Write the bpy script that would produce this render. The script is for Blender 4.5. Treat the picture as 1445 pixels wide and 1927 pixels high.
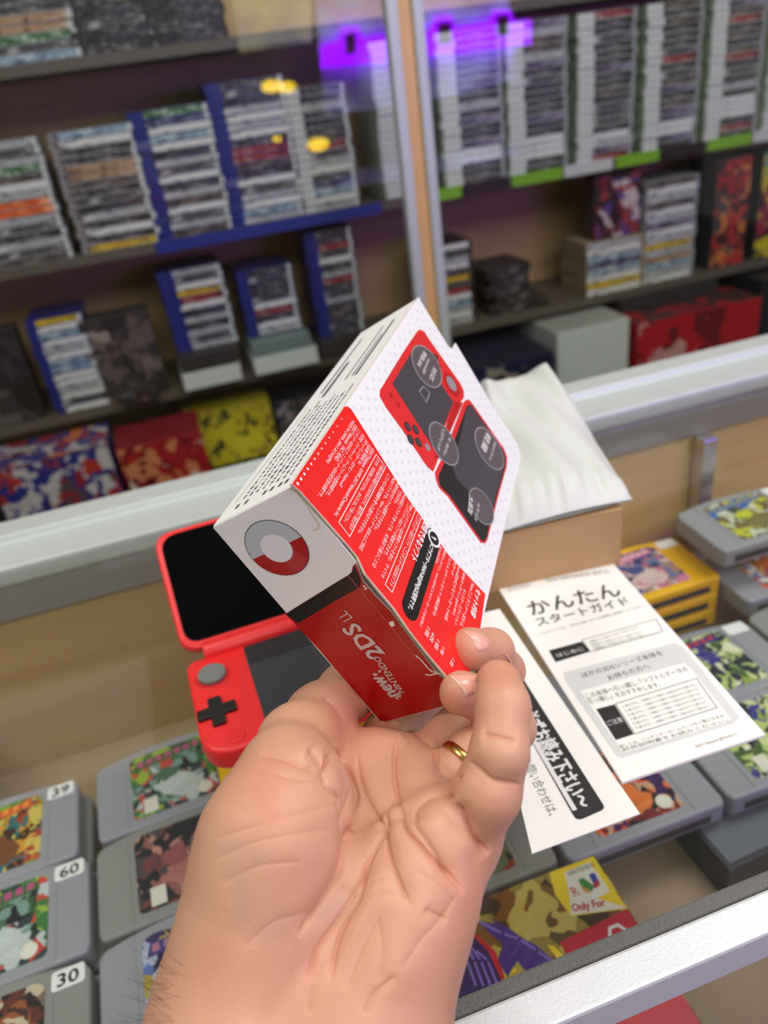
import bpy, bmesh, math, random
import numpy as np
from mathutils import Vector, Matrix
from mathutils.bvhtree import BVHTree

random.seed(7)
for o in list(bpy.data.objects): bpy.data.objects.remove(o)
COL = bpy.context.scene.collection
SC = bpy.context.scene
V = Vector

# ------------------------------------------------------------------ camera
W, H, F = 1445.0, 1927.0, 1430.0
CX, CY = W/2, H/2
CAMZ = 1.32                                     # eye height above the shop floor, glass counter top at 1.02
yaw, pit, rol = 0.23475513, 0.52705656, 0.14335023
_f = np.array([math.sin(yaw)*math.cos(pit), math.cos(yaw)*math.cos(pit), -math.sin(pit)])
_rt = np.array([math.cos(yaw), -math.sin(yaw), 0.0])
_dn = np.cross(_f, _rt)
if _dn[2] > 0: _dn = -_dn
_R = math.cos(rol)*_rt + math.sin(rol)*_dn
_D = -math.sin(rol)*_rt + math.cos(rol)*_dn
MC = np.array([_R, _D, _f])                     # rows: camera right, down, forward
CAM = V((0, 0, CAMZ))
cd = bpy.data.cameras.new('camera'); cam = bpy.data.objects.new('camera', cd); COL.objects.link(cam)
cd.sensor_fit = 'VERTICAL'; cd.sensor_height = 36.0; cd.lens = 36.0*F/H
rot = Matrix(((_R[0], -_D[0], -_f[0]), (_R[1], -_D[1], -_f[1]), (_R[2], -_D[2], -_f[2])))
cam.matrix_world = Matrix.Translation(CAM) @ rot.to_4x4()
cd.clip_start = 0.02; cd.clip_end = 60
cd.dof.use_dof = True; cd.dof.focus_distance = 0.275; cd.dof.aperture_fstop = (cd.lens)/2.9
SC.camera = cam

# ------------------------------------------------------------------ light and exposure
SC.view_settings.view_transform = 'Standard'; SC.view_settings.look = 'None'
SC.view_settings.exposure = -0.2; SC.view_settings.gamma = 1.0; SC.view_settings.use_curve_mapping = False
wd = bpy.data.worlds.new('world'); SC.world = wd; wd.use_nodes = True
wn = wd.node_tree.nodes; wl = wd.node_tree.links
bg = wn['Background']; bg.inputs['Color'].default_value = (1.0, 0.97, 0.93, 1); bg.inputs['Strength'].default_value = 0.27

def area(name, loc, size, sizey, power, color=(1, 0.97, 0.93), target=None):
    l = bpy.data.lights.new(name, 'AREA'); l.shape = 'RECTANGLE'; l.size = size; l.size_y = sizey; l.energy = power; l.color = color
    o = bpy.data.objects.new(name, l); COL.objects.link(o); o.location = loc
    if target is not None:
        o.rotation_euler = (V(target)-V(loc)).to_track_quat('-Z', 'Y').to_euler()
    return o
area('ceiling_panel_light_over_counter', (0.8, 0.35, 2.72), 1.1, 0.6, 18)
area('ceiling_panel_light_left', (-1.0, 0.5, 2.72), 1.1, 0.6, 16)
area('fill_light_facing_cabinet', (0.5, -1.0, 2.55), 2.4, 0.7, 30, target=(0.5, 2.1, 1.0))  # added fill, tilted at the cabinet to brighten case spines and back panel
area('ceiling_panel_light_right', (1.9, -.2, 2.72), 1.2, 0.6, 10)

# ------------------------------------------------------------------ pixel -> world helpers (real planes at real distances)
def dirw(p):
    d = MC.T @ np.array([(p[0]-CX)/F, (p[1]-CY)/F, 1.0]); return V(d)
def onz(p, z):                                  # z relative to the eye
    d = dirw(p); return CAM + d*(z/d.z)
def ony(p, y):
    d = dirw(p); return CAM + d*(y/d.y)
def cam2w(q):                                   # camera-frame metres -> world
    return CAM + V(MC.T @ np.array(q, float))
def pd(px, py, d):                              # pixel at depth d -> camera-frame
    return np.array([(px-CX)/F*d, (py-CY)/F*d, d])
def proj_cam(q): return (CX+F*q[0]/q[2], CY+F*q[1]/q[2])

class Plane:
    def __init__(s, o, u, n):
        s.o = V(o); s.n = V(n).normalized(); s.u = V(u).normalized(); s.v = s.n.cross(s.u).normalized()
    def P(s, p):                                # pixel -> point on plane
        d = dirw(p); t = (s.o-CAM).dot(s.n)/d.dot(s.n); return CAM + d*t
    def L(s, a, b): return s.o + s.u*a + s.v*b
    def uv(s, q): q = V(q)-s.o; return (q.dot(s.u), q.dot(s.v))

# ------------------------------------------------------------------ materials
def lin(c):
    r = []
    for x in c[:3]:
        x = x/255.0; r.append(x/12.92 if x <= .04045 else ((x+.055)/1.055)**2.4)
    return (r[0], r[1], r[2], 1.0)
MATS = {}
def mat(name, rgb, rough=.5, metal=0.0, spec=.5, var=.05, scale=40., bump=0.0, bscale=300., coat=0.0, sss=0.0):
    if name in MATS: return MATS[name]
    m = bpy.data.materials.new(name); m.use_nodes = True; nt = m.node_tree; n = nt.nodes; l = nt.links
    b = n['Principled BSDF']; c = lin(rgb)
    b.inputs['Roughness'].default_value = rough; b.inputs['Metallic'].default_value = metal
    b.inputs['Specular IOR Level'].default_value = spec; b.inputs['Coat Weight'].default_value = coat
    tc = n.new('ShaderNodeTexCoord')
    nz = n.new('ShaderNodeTexNoise'); nz.inputs['Scale'].default_value = scale; nz.inputs['Detail'].default_value = 3
    l.new(tc.outputs['Object'], nz.inputs['Vector'])
    mx = n.new('ShaderNodeMix'); mx.data_type = 'RGBA'
    mx.inputs[6].default_value = (c[0]*(1-var), c[1]*(1-var), c[2]*(1-var), 1)
    mx.inputs[7].default_value = (min(1, c[0]*(1+var)), min(1, c[1]*(1+var)), min(1, c[2]*(1+var)), 1)
    l.new(nz.outputs['Fac'], mx.inputs[0]); l.new(mx.outputs[2], b.inputs['Base Color'])
    if bump:
        n2 = n.new('ShaderNodeTexNoise'); n2.inputs['Scale'].default_value = bscale; n2.inputs['Detail'].default_value = 4
        l.new(tc.outputs['Object'], n2.inputs['Vector'])
        bp = n.new('ShaderNodeBump'); bp.inputs['Strength'].default_value = bump; bp.inputs['Distance'].default_value = .001
        l.new(n2.outputs['Fac'], bp.inputs['Height']); l.new(bp.outputs['Normal'], b.inputs['Normal'])
    MATS[name] = m; return m
def art(name, cols, scale=30., rough=.35, seed=0., stretch=(1, 1, 1), const=True):
    """printed artwork: irregular patches of the given printing-ink colours"""
    if name in MATS: return MATS[name]
    m = bpy.data.materials.new(name); m.use_nodes = True; nt = m.node_tree; n = nt.nodes; l = nt.links
    b = n['Principled BSDF']; b.inputs['Roughness'].default_value = rough
    tc = n.new('ShaderNodeTexCoord'); mp = n.new('ShaderNodeMapping')
    mp.inputs['Location'].default_value = (seed*1.37, seed*.71, seed*2.3); mp.inputs['Scale'].default_value = stretch
    l.new(tc.outputs['Object'], mp.inputs['Vector'])
    nz = n.new('ShaderNodeTexNoise'); nz.inputs['Scale'].default_value = scale*1.3; nz.inputs['Detail'].default_value = 3
    l.new(mp.outputs['Vector'], nz.inputs['Vector'])
    sc_ = n.new('ShaderNodeVectorMath'); sc_.operation = 'SCALE'; sc_.inputs['Scale'].default_value = 1.1/scale; l.new(nz.outputs['Color'], sc_.inputs[0])
    ad = n.new('ShaderNodeVectorMath'); ad.operation = 'ADD'; l.new(sc_.outputs[0], ad.inputs[0]); l.new(mp.outputs['Vector'], ad.inputs[1])
    vo = n.new('ShaderNodeTexVoronoi'); vo.inputs['Scale'].default_value = scale*1.5; vo.inputs['Randomness'].default_value = 1.0; l.new(ad.outputs[0], vo.inputs['Vector'])
    sp = n.new('ShaderNodeSeparateColor'); l.new(vo.outputs['Color'], sp.inputs[0])
    cr = n.new('ShaderNodeValToRGB'); cr.color_ramp.interpolation = 'CONSTANT'
    k = len(cols); e = cr.color_ramp.elements
    for i, c in enumerate(cols):
        pos = 0 if i == 0 else .12+.80*i/k
        if i < 2: e[i].position = pos; e[i].color = lin(c)
        else:
            q = e.new(pos); q.color = lin(c)
    v2 = n.new('ShaderNodeTexVoronoi'); v2.inputs['Scale'].default_value = scale*3.2; l.new(ad.outputs[0], v2.inputs['Vector']); s2 = n.new('ShaderNodeSeparateColor'); l.new(v2.outputs['Color'], s2.inputs[0])
    mxx = n.new('ShaderNodeMix'); mxx.data_type = 'FLOAT'; mxx.inputs[0].default_value = .30; l.new(sp.outputs[0], mxx.inputs[2]); l.new(s2.outputs[1], mxx.inputs[3])
    l.new(mxx.outputs[0], cr.inputs['Fac']); l.new(cr.outputs['Color'], b.inputs['Base Color'])
    MATS[name] = m; return m
def emis(name, rgb, s):
    if name in MATS: return MATS[name]
    m = bpy.data.materials.new(name); m.use_nodes = True; b = m.node_tree.nodes['Principled BSDF']
    b.inputs['Base Color'].default_value = lin(rgb); b.inputs['Emission Color'].default_value = lin(rgb); b.inputs['Emission Strength'].default_value = s
    MATS[name] = m; return m
def glassmat(name, tint=(.97, .985, .975), ior=1.5, haze=0.0):
    if name in MATS: return MATS[name]
    m = bpy.data.materials.new(name); m.use_nodes = True; nt = m.node_tree; n = nt.nodes; l = nt.links
    n.remove(n['Principled BSDF']); out = n['Material Output']
    tr = n.new('ShaderNodeBsdfTransparent'); tr.inputs['Color'].default_value = (*tint, 1)
    gl = n.new('ShaderNodeBsdfGlossy'); gl.inputs['Roughness'].default_value = .02
    lw = n.new('ShaderNodeLayerWeight'); lw.inputs['Blend'].default_value = .5
    pw = n.new('ShaderNodeMath'); pw.operation = 'POWER'; l.new(lw.outputs['Facing'], pw.inputs[0]); pw.inputs[1].default_value = 5
    ma = n.new('ShaderNodeMath'); ma.operation = 'MULTIPLY_ADD'; l.new(pw.outputs[0], ma.inputs[0]); ma.inputs[1].default_value = .9; ma.inputs[2].default_value = .04
    mx = n.new('ShaderNodeMixShader'); l.new(ma.outputs[0], mx.inputs[0]); l.new(tr.outputs[0], mx.inputs[1]); l.new(gl.outputs[0], mx.inputs[2])
    l.new(mx.outputs[0], out.inputs['Surface']); MATS[name] = m; return m
def wood(name, a, b_, sx=1.2, plank=.0):
    if name in MATS: return MATS[name]
    m = bpy.data.materials.new(name); m.use_nodes = True; nt = m.node_tree; n = nt.nodes; l = nt.links
    b = n['Principled BSDF']; b.inputs['Roughness'].default_value = .45
    tc = n.new('ShaderNodeTexCoord'); mp = n.new('ShaderNodeMapping'); mp.inputs['Scale'].default_value = (sx, 8, 14)
    l.new(tc.outputs['Object'], mp.inputs['Vector'])
    nz = n.new('ShaderNodeTexNoise'); nz.inputs['Scale'].default_value = 2.2; nz.inputs['Detail'].default_value = 6; nz.inputs['Distortion'].default_value = 1.2
    l.new(mp.outputs['Vector'], nz.inputs['Vector'])
    bk = n.new('ShaderNodeTexBrick'); bk.inputs['Scale'].default_value = 1.0; bk.inputs['Brick Width'].default_value = .42; bk.inputs['Row Height'].default_value = .07
    bk.inputs['Mortar Size'].default_value = .0; bk.inputs['Color1'].default_value = (1, 1, 1, 1); bk.inputs['Color2'].default_value = (.8, .78, .74, 1)
    mp2 = n.new('ShaderNodeMapping'); mp2.inputs['Rotation'].default_value = (math.pi/2, 0, 0); l.new(tc.outputs['Object'], mp2.inputs['Vector']); l.new(mp2.outputs['Vector'], bk.inputs['Vector'])
    cr = n.new('ShaderNodeMix'); cr.data_type = 'RGBA'; cr.inputs[6].default_value = lin(a); cr.inputs[7].default_value = lin(b_)
    l.new(nz.outputs['Fac'], cr.inputs[0])
    mu = n.new('ShaderNodeMix'); mu.data_type = 'RGBA'; mu.blend_type = 'MULTIPLY'; mu.inputs[0].default_value = 1.0
    l.new(cr.outputs[2], mu.inputs[6]); l.new(bk.outputs['Color'], mu.inputs[7]); l.new(mu.outputs[2], b.inputs['Base Color'])
    MATS[name] = m; return m

# ------------------------------------------------------------------ object helpers
def link(name, me, mats, parent=None, smooth=False):
    for m in (mats if isinstance(mats, (list, tuple)) else [mats]): me.materials.append(m)
    if smooth:
        for p in me.polygons: p.use_smooth = True
    o = bpy.data.objects.new(name, me); COL.objects.link(o)
    if parent is not None:
        o.parent = parent; o.matrix_parent_inverse = parent.matrix_world.inverted()
    return o
def tag(o, label=None, cat=None, group=None, kind=None):
    if label: o['label'] = label
    if cat: o['category'] = cat
    if group: o['group'] = group
    if kind: o['kind'] = kind
    return o
def thing(name, label, cat, loc, group=None, rotz=0.):
    o = bpy.data.objects.new(name, None); COL.objects.link(o); o.location = loc; o.rotation_euler = (0, 0, rotz); o.empty_display_size = .02
    o.matrix_world = Matrix.Translation(V(loc)) @ Matrix.Rotation(rotz, 4, 'Z')
    return tag(o, label, cat, group)
def part(name, me, mats, parent, smooth=False, local=True):
    for m in (mats if isinstance(mats, (list, tuple)) else [mats]): me.materials.append(m)
    if smooth:
        for p in me.polygons: p.use_smooth = True
    o = bpy.data.objects.new(name, me); COL.objects.link(o); o.parent = parent
    if not local: o.matrix_parent_inverse = parent.matrix_world.inverted()
    return o
def copy_tree(o, parent=None):
    c = o.copy(); COL.objects.link(c)
    if parent is not None: c.parent = parent
    for ch in o.children: copy_tree(ch, c)
    return c
class MB:
    """collects polygons, builds one mesh"""
    def __init__(s): s.v = []; s.f = []; s.mi = []
    def add(s, vs, fs, mi=0):
        k = len(s.v); s.v += [tuple(x) for x in vs]; s.f += [tuple(i+k for i in f) for f in fs]; s.mi += [mi]*len(fs)
    def box(s, a, b, mi=0):
        x0, y0, z0 = a; x1, y1, z1 = b
        s.add([(x0, y0, z0), (x1, y0, z0), (x1, y1, z0), (x0, y1, z0), (x0, y0, z1), (x1, y0, z1), (x1, y1, z1), (x0, y1, z1)],
              [(3, 2, 1, 0), (4, 5, 6, 7), (0, 1, 5, 4), (1, 2, 6, 5), (2, 3, 7, 6), (3, 0, 4, 7)], mi)
    def prism(s, pts, off, mi=0, mside=None):
        """closed outline (3D points) swept by vector off"""
        n = len(pts); k = len(s.v); off = V(off)
        s.v += [tuple(p) for p in pts]+[tuple(V(p)+off) for p in pts]
        s.f.append(tuple(range(k+n-1, k-1, -1))); s.mi.append(mi)
        s.f.append(tuple(range(k+n, k+2*n))); s.mi.append(mi)
        for i in range(n):
            j = (i+1) % n; s.f.append((k+i, k+j, k+n+j, k+n+i)); s.mi.append(mi if mside is None else mside)
    def mesh(s, name='m', tri=False, fix=True, bev=0., bseg=2):
        me = bpy.data.meshes.new(name); me.from_pydata(s.v, [], s.f); me.polygons.foreach_set('material_index', s.mi)
        bm = bmesh.new(); bm.from_mesh(me)
        if fix: bmesh.ops.recalc_face_normals(bm, faces=bm.faces)
        if bev:
            es = [e for e in bm.edges if e.is_manifold and e.calc_face_angle(0) > .6]
            bmesh.ops.bevel(bm, geom=es, offset=bev, segments=bseg, profile=.5, affect='EDGES', clamp_overlap=True)
        if tri: bmesh.ops.triangulate(bm, faces=[f for f in bm.faces if len(f.verts) > 4])
        bm.to_mesh(me); bm.free(); me.update(); return me
def boxmesh(sx, sy, sz, bev=0., base=True, bseg=2):
    m = MB(); m.box((-sx/2, -sy/2, 0 if base else -sz/2), (sx/2, sy/2, sz if base else sz/2)); return m.mesh(bev=bev, bseg=bseg)
def rounded(pts, r, seg=5):
    """2D polygon with rounded corners; r may be a list"""
    out = []; n = len(pts)
    for i in range(n):
        p = V((*pts[i][:2], 0)); a = V((*pts[i-1][:2], 0)); b = V((*pts[(i+1) % n][:2], 0))
        ri = r[i] if isinstance(r, (list, tuple)) else r
        if ri <= 0: out.append((p.x, p.y)); continue
        d1 = (a-p).normalized(); d2 = (b-p).normalized(); ang = d1.angle(d2)
        t = min(ri/math.tan(ang/2), (a-p).length*.49, (b-p).length*.49)
        s0 = p+d1*t; s1 = p+d2*t
        for k in range(seg+1):
            u = k/seg; q = s0*(1-u)**2+p*2*u*(1-u)+s1*u*u; out.append((q.x, q.y))
    return out
_TXT = {}
def text_verts(s):
    if s in _TXT: return _TXT[s]
    cu = bpy.data.curves.new('t', 'FONT'); cu.body = s; cu.resolution_u = 2
    o = bpy.data.objects.new('t', cu); COL.objects.link(o)
    dg = bpy.context.evaluated_depsgraph_get(); me = bpy.data.meshes.new_from_object(o.evaluated_get(dg), depsgraph=dg)
    vs = [tuple(v.co) for v in me.vertices]; fs = [tuple(p.vertices) for p in me.polygons]
    bpy.data.objects.remove(o); bpy.data.curves.remove(cu); bpy.data.meshes.remove(me)
    _TXT[s] = (vs, fs); return _TXT[s]

class Print:
    """ink printed on a plane: flat shapes a few hundredths of a millimetre above it, one mesh"""
    def __init__(s, plane, step=.00006): s.pl = plane; s.m = MB(); s.step = step; s.mats = []
    def mi(s, m):
        if m not in s.mats: s.mats.append(m)
        return s.mats.index(m)
    def poly(s, pts, m, layer=1, px=True):
        q = [(s.pl.P(p) if px else s.pl.L(*p))+s.pl.n*(s.step*layer) for p in pts]
        nn = V((0, 0, 0))
        for i in range(len(q)): nn += (q[i]-s.pl.o).cross(q[(i+1) % len(q)]-s.pl.o)
        if nn.dot(s.pl.n) < 0: q.reverse()
        s.m.add(q, [tuple(range(len(q)))], s.mi(m))
    def circ(s, c, r, m, layer=1, px=True, r0=0., n=32, a0=0., a1=2*math.pi):
        if px: c = s.pl.uv(s.pl.P(c))
        pts = [(c[0]+math.cos(a0+(a1-a0)*i/n)*r, c[1]+math.sin(a0+(a1-a0)*i/n)*r) for i in range(n+1)]
        off = s.pl.n*(s.step*layer)
        if r0 > 0:
            inn = [(c[0]+math.cos(a0+(a1-a0)*i/n)*r0, c[1]+math.sin(a0+(a1-a0)*i/n)*r0) for i in range(n+1)]
            for i in range(n):
                s.m.add([s.pl.L(*p)+off for p in (inn[i], pts[i], pts[i+1], inn[i+1])], [(0, 1, 2, 3)], s.mi(m))
        else:
            s.m.add([s.pl.L(*p)+off for p in pts[:-1] if True], [tuple(range(n))], s.mi(m)) if a1-a0 > 6.28 else s.m.add([s.pl.L(*p)+off for p in pts], [tuple(range(n+1))], s.mi(m))
    def line(s, pts, w, m, layer=1, px=True, closed=False):
        q = [V((*(s.pl.uv(s.pl.P(p)) if px else p), 0)) for p in pts]
        if closed: q.append(q[0])
        off = s.pl.n*(s.step*layer)
        for a, b in zip(q, q[1:]):
            d = (b-a)
            if d.length < 1e-7: continue
            d.normalize(); t = V((-d.y, d.x, 0))*w/2; e = d*w/2*.9
            s.m.add([s.pl.L(p.x, p.y)+off for p in (a-e-t, b+e-t, b+e+t, a-e+t)], [(0, 1, 2, 3)], s.mi(m))
    def text(s, body, p0, p1, h, m, layer=1, px=True, bold=0., maxw=None):
        """body reads from p0 to p1 (centre line of the glyphs), glyph height h metres"""
        a = V((*(s.pl.uv(s.pl.P(p0)) if px else p0), 0)); b = V((*(s.pl.uv(s.pl.P(p1)) if px else p1), 0))
        vs, fs = text_verts(body)
        if not vs: return
        x0 = min(v[0] for v in vs); x1 = max(v[0] for v in vs); y0 = min(v[1] for v in vs); y1 = max(v[1] for v in vs)
        d = (b-a); L = d.length; d.normalize(); up = V((-d.y, d.x, 0)); sx = L/(x1-x0); sy = h/max(.3, (y1-y0)); ym = (y0+y1)/2
        offs = [(0, 0)] if not bold else [(0, 0), (bold, 0), (-bold, 0), (0, bold), (0, -bold)]
        for k, (ox, oy) in enumerate(offs):
            out = []
            for v in vs:
                q = a+d*((v[0]-x0)*sx+ox)+up*((v[1]-ym)*sy+oy); out.append(s.pl.L(q.x, q.y)+s.pl.n*(s.step*(layer+.15*k)))
            s.m.add(out, fs, s.mi(m))
    def build(s, name, parent=None, label=None):
        me = s.m.mesh(name, fix=False, tri=True); o = link(name, me, s.mats, parent)
        if label: o['label'] = label
        return o

# ================================================================== SETTING
wallm = mat('painted_wall', (176, 170, 160), .7, var=.06, scale=3)
floor_m = mat('dark_shop_floor', (70, 64, 58), .5, var=.15, scale=6)
beech = wood('beech_laminate', (222, 190, 142), (190, 152, 104))
alu = mat('brushed_aluminium', (205, 208, 210), .32, .75, var=.04, scale=200)
alu_s = mat('satin_aluminium', (190, 198, 196), .45, .25, var=.03, scale=60, bump=.1, bscale=900)
felt = mat('grey_felt', (112, 112, 108), .95, var=.18, scale=900, bump=.9, bscale=1400)
pane = glassmat('clear_glass')
def sbox(name, a, b, m, bev=0.):
    mb = MB(); mb.box(a, b); o = link(name, mb.mesh(bev=bev), m); o['kind'] = 'structure'; return o
sbox('floor', (-3.2, -3.0, -.05), (4.2, 2.9, 0), floor_m)
sbox('wall_back', (-3.2, 2.45, 0), (4.2, 2.55, 3.0), wallm)

# display wall cabinet: Y 1.45 (doors) .. 2.1 (back)
SY = 1.74                                        # front edge of the shelves
Zs = [CAMZ+.084, CAMZ-.259, CAMZ-.580, CAMZ-.82]   # shelf tops
shelf_m = mat('grey_brown_shelf', (96, 88, 78), .5, var=.1)
blue_lip = mat('blue_shelf_strip', (34, 52, 140), .4)
cab = thing('wall_cabinet', 'tall wall cabinet with pale wood back panel, shelves and glass doors, full of game cases', 'cabinet', (0.6, 1.9, 0))
def cpart(name, a, b, m, bev=0., label=None):
    mb = MB(); mb.box(a, b); o = part(name, mb.mesh(bev=bev), m, cab, local=False)
    if label: o['label'] = label
    return o
cpart('back_panel', (-1.6, 1.99, .3), (3.4, 2.02, 2.6), beech)
cpart('side_panel', (-1.63, 1.5, .0), (-1.6, 2.02, 2.6), beech)
cpart('side_panel', (3.4, 1.5, .0), (3.43, 2.02, 2.6), beech)
cpart('plinth', (-1.6, 1.56, .0), (3.4, 1.99, Zs[3]-.002), mat('dark_plinth', (42, 38, 36), .6))
for x0, x1 in ((-1.6, 3.4),):
    for k in range(3):
        cpart('shelf', (x0, SY, Zs[k]-.02), (x1, 1.99, Zs[k]), shelf_m)
# door stile between the two glass doors: aluminium, pale wood, aluminium
PY = 1.46
xl = ony((738, 120), PY).x; 
wst = .055
for nm, xa, xb, m in (('door_stile', xl-.004, xl+.016, alu_s), ('door_stile', xl+.043, xl+.062, alu_s)):
    cpart(nm, (xa, PY-.012, .35), (xb, PY+.012, 2.6), m, .002, 'brushed aluminium door edge')
cpart('post', (xl+.016, PY-.002, .35), (xl+.043, PY+.05, 2.6), mat('honey_wood', (214, 170, 112), .4, var=.12, scale=20), .002, 'honey coloured wooden post')
cpart('glass_door', (-1.6, PY-.002, .42), (xl-.001, PY+.002, 2.6), pane, label='clear sliding glass door')
cpart('glass_door', (xl+.06, PY-.002, .42), (3.4, PY+.002, 2.6), pane, label='clear sliding glass door')

# ================================================================== GLASS COUNTER
GT = -.30; GZ = CAMZ+GT                          # glass top surface
YF, YB = .135, .60
SHZ = CAMZ-.50                                   # upper shelf inside the counter
ctr = thing('display_counter', 'glass-topped display counter with aluminium rails and a wooden back, in front', 'display counter', (.2, .35, 0))
def kp(name, a, b, m, bev=0., label=None):
    mb = MB(); mb.box(a, b); o = part(name, mb.mesh(bev=bev), m, ctr, local=False)
    if label: o['label'] = label
    return o
kp('glass_top', (-1.0, YF+.012, GZ-.008), (1.6, YB-.0405, GZ), pane, label='clear glass top')
# rear rail profile (slightly raised, two steps)
def rail(name, prof, m, label=None, parent=ctr):
    mb = MB(); pts = [V((-1.0, y, CAMZ+z)) for y, z in prof]; mb.prism(pts, (2.6, 0, 0)); o = part(name, mb.mesh(bev=.0015), m, parent, local=False)
    if label: o['label'] = label
y1 = onz((0, 1085), GT+.004).y
yy = [onz((x0_, y0_), GT+.006).y for x0_, y0_ in ((0, 1085), (0, 1000))]
rail('rear_rail', [(.560, -.312), (.560, -.296), (.598, -.294), (.601, -.288), (.628, -.288), (.628, -.312)], alu_s, 'satin aluminium rail along the rear edge')
kp('rear_under_rail', (-1.0, .562, CAMZ-.345), (1.6, .59, CAMZ-.313), mat('grey_rail', (150, 150, 152), .4, .4), .002)
kp('back_panel', (-1.0, .566, SHZ-.3), (1.6, .58, CAMZ-.345), beech, label='pale wood back panel')
kp('shelf', (-1.0, YF+.03, SHZ-.012), (1.6, .565, SHZ), mat('worn_wood_shelf', (150, 128, 98), .6, var=.2, scale=12), label='wooden shelf')
# front rail: felt strip, aluminium top, drop face
fy = lambda p: onz(p, GT).y
kp('felt_strip', (-1.0, .1405, GZ-.001), (1.6, .1468, GZ+.0025), felt, .0012, 'grey felt strip')
kp('front_rail', (-1.0, .1255, GZ-.016), (1.6, .140, GZ+.003), mat('bright_aluminium', (222, 226, 228), .42, .2, var=.03, scale=60, bump=.1, bscale=900), .0015, 'bright aluminium rail along the front edge')
kp('front_glass', (-1.0, .128, .1), (1.6, .132, GZ-.017), pane, label='clear front glass')
kp('lower_shelf', (-1.0, .14, CAMZ-.72), (1.6, .565, CAMZ-.70), mat('grey_lower_shelf', (120, 104, 100), .5, var=.2, scale=10))
kp('base', (-1.0, .15, 0), (1.6, .6, .3), mat('counter_base', (90, 84, 80), .6))
kp('bracket', (.452, .548, SHZ+.001), (.468, .563, CAMZ-.345), mat('chrome_bracket', (200, 200, 205), .2, .9), .001, 'chrome shelf upright')

# ================================================================== THE HELD BOX
bo = np.array([-0.02921, -0.008615, 0.245987])
eA = np.array([-0.787226, 0.351671, 0.50656]); eB = np.array([0.259235, -0.556615, 0.789289]); eC = np.array([0.559529, 0.752667, 0.347016])
BA, BB, BC = .038965, .18256, .105
def bx(a, b, c): return bo+eA*a+eB*b+eC*c       # camera frame
def bxw(a, b, c): return cam2w(bx(a, b, c))
wv = lambda e: V(MC.T @ e)
WA, WB, WC = wv(eA), wv(eB), wv(eC)
P1w = bxw(0, 0, 0)
plF = Plane(bxw(0, 0, 0), -WB, -WA); plE = Plane(bxw(0, 0, 0), -WC, -WB); plS = Plane(bxw(0, 0, 0), WB, -WC)
card_w = mat('white_coated_card', (240, 240, 238), .38, var=.015, scale=60)
card_r = mat('red_ink', (236, 36, 32), .34, var=.03, scale=60)
card_dr = mat('deep_red_gloss_ink', (172, 10, 13), .22, var=.03, scale=60, coat=.3)
ink_k = mat('black_ink', (24, 22, 22), .35)
ink_w = mat('white_ink', (246, 244, 242), .45)
ink_s = mat('silver_ink', (205, 200, 200), .35, .2)
ink_g = mat('pale_grey_ink', (214, 218, 220), .4)
ink_txt = mat('text_black_ink', (84, 82, 84), .45)
kraft = mat('raw_card_edge', (206, 192, 160), .8)
boxT = thing('game_console_box', 'small white and red cardboard console box held up in the hand', 'box', P1w)
mb = MB()
T = .0008
# side walls (E end face, S long side, bottom, back, far end) as a closed carton
def frm(a, b, c): return bxw(a, b, c)
A0 = .006
co = [frm(A0, T, T), frm(BA, T, T), frm(BA, BB, T), frm(A0, BB, T), frm(A0, T, BC), frm(BA, T, BC), frm(BA, BB, BC), frm(A0, BB, BC)]
mb.add(co, [(0, 1, 2, 3), (4, 5, 6, 7), (0, 1, 5, 4), (1, 2, 6, 5), (2, 3, 7, 6), (3, 0, 4, 7)])
mb2 = MB(); co = [frm(.0, T*.5, 0), frm(BA, T*.5, 0), frm(BA, BB, 0), frm(.0, BB, 0), frm(.0, T*.5, T*.95), frm(BA, T*.5, T*.95), frm(BA, BB, T*.95), frm(.0, BB, T*.95)]
mb2.add(co, [(0, 1, 2, 3), (4, 5, 6, 7), (0, 1, 5, 4), (1, 2, 6, 5), (2, 3, 7, 6), (3, 0, 4, 7)]); part('side_wall', mb2.mesh(), card_w, boxT, local=False)
carton = part('carton', mb.mesh(bev=.0008), card_w, boxT, local=False); carton['label'] = 'white carton body'
# E end panel
pE = Plane(bxw(0, 0, 0), -WC, -WB)
mb = MB(); q = [pE.P(p) for p in ((401, 993), (551, 915), (592, 966), (634, 1014), (670, 1058), (683, 1094), (706, 1121), (736, 1152), (768, 1196), (799, 1237), (818, 1263), (832, 1275), (860, 1300), (872, 1320), (717, 1361))]
mb.prism(q, WB*.0007); ep = part('end_flap', mb.mesh(), card_w, boxT, local=False)
# F panel: lid with notch on the far long edge
lift = .0012
_pa, _pb, _pc = bxw(-.0009, 0, 0), bxw(-.0009, BB, 0), bxw(-.0045, 0, BC)     # the lid panel stands a little open towards the near corner
_nn = (_pb-_pa).cross(_pc-_pa).normalized()
if _nn.dot(WA) > 0: _nn = -_nn
plFl = Plane(_pa, -(_pb-_pa).normalized(), _nn)
Fout = [(548, 911), (787, 559), (843, 651), (851, 657), (857, 645), (929, 767), (973, 834), (980, 861), (912, 1150), (872, 1318), (834, 1266), (803, 1229), (768, 1184), (740, 1144), (712, 1111), (687, 1080), (673, 1049), (656, 1028), (635, 1005), (608, 974), (594, 958), (565, 925)]
mb = MB(); q = [plFl.P(p) for p in Fout]; mb.prism(q, WA*.0008, 0, 1)
part('lid_panel', mb.mesh(tri=True), [card_w, kraft], boxT, local=False)
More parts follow.
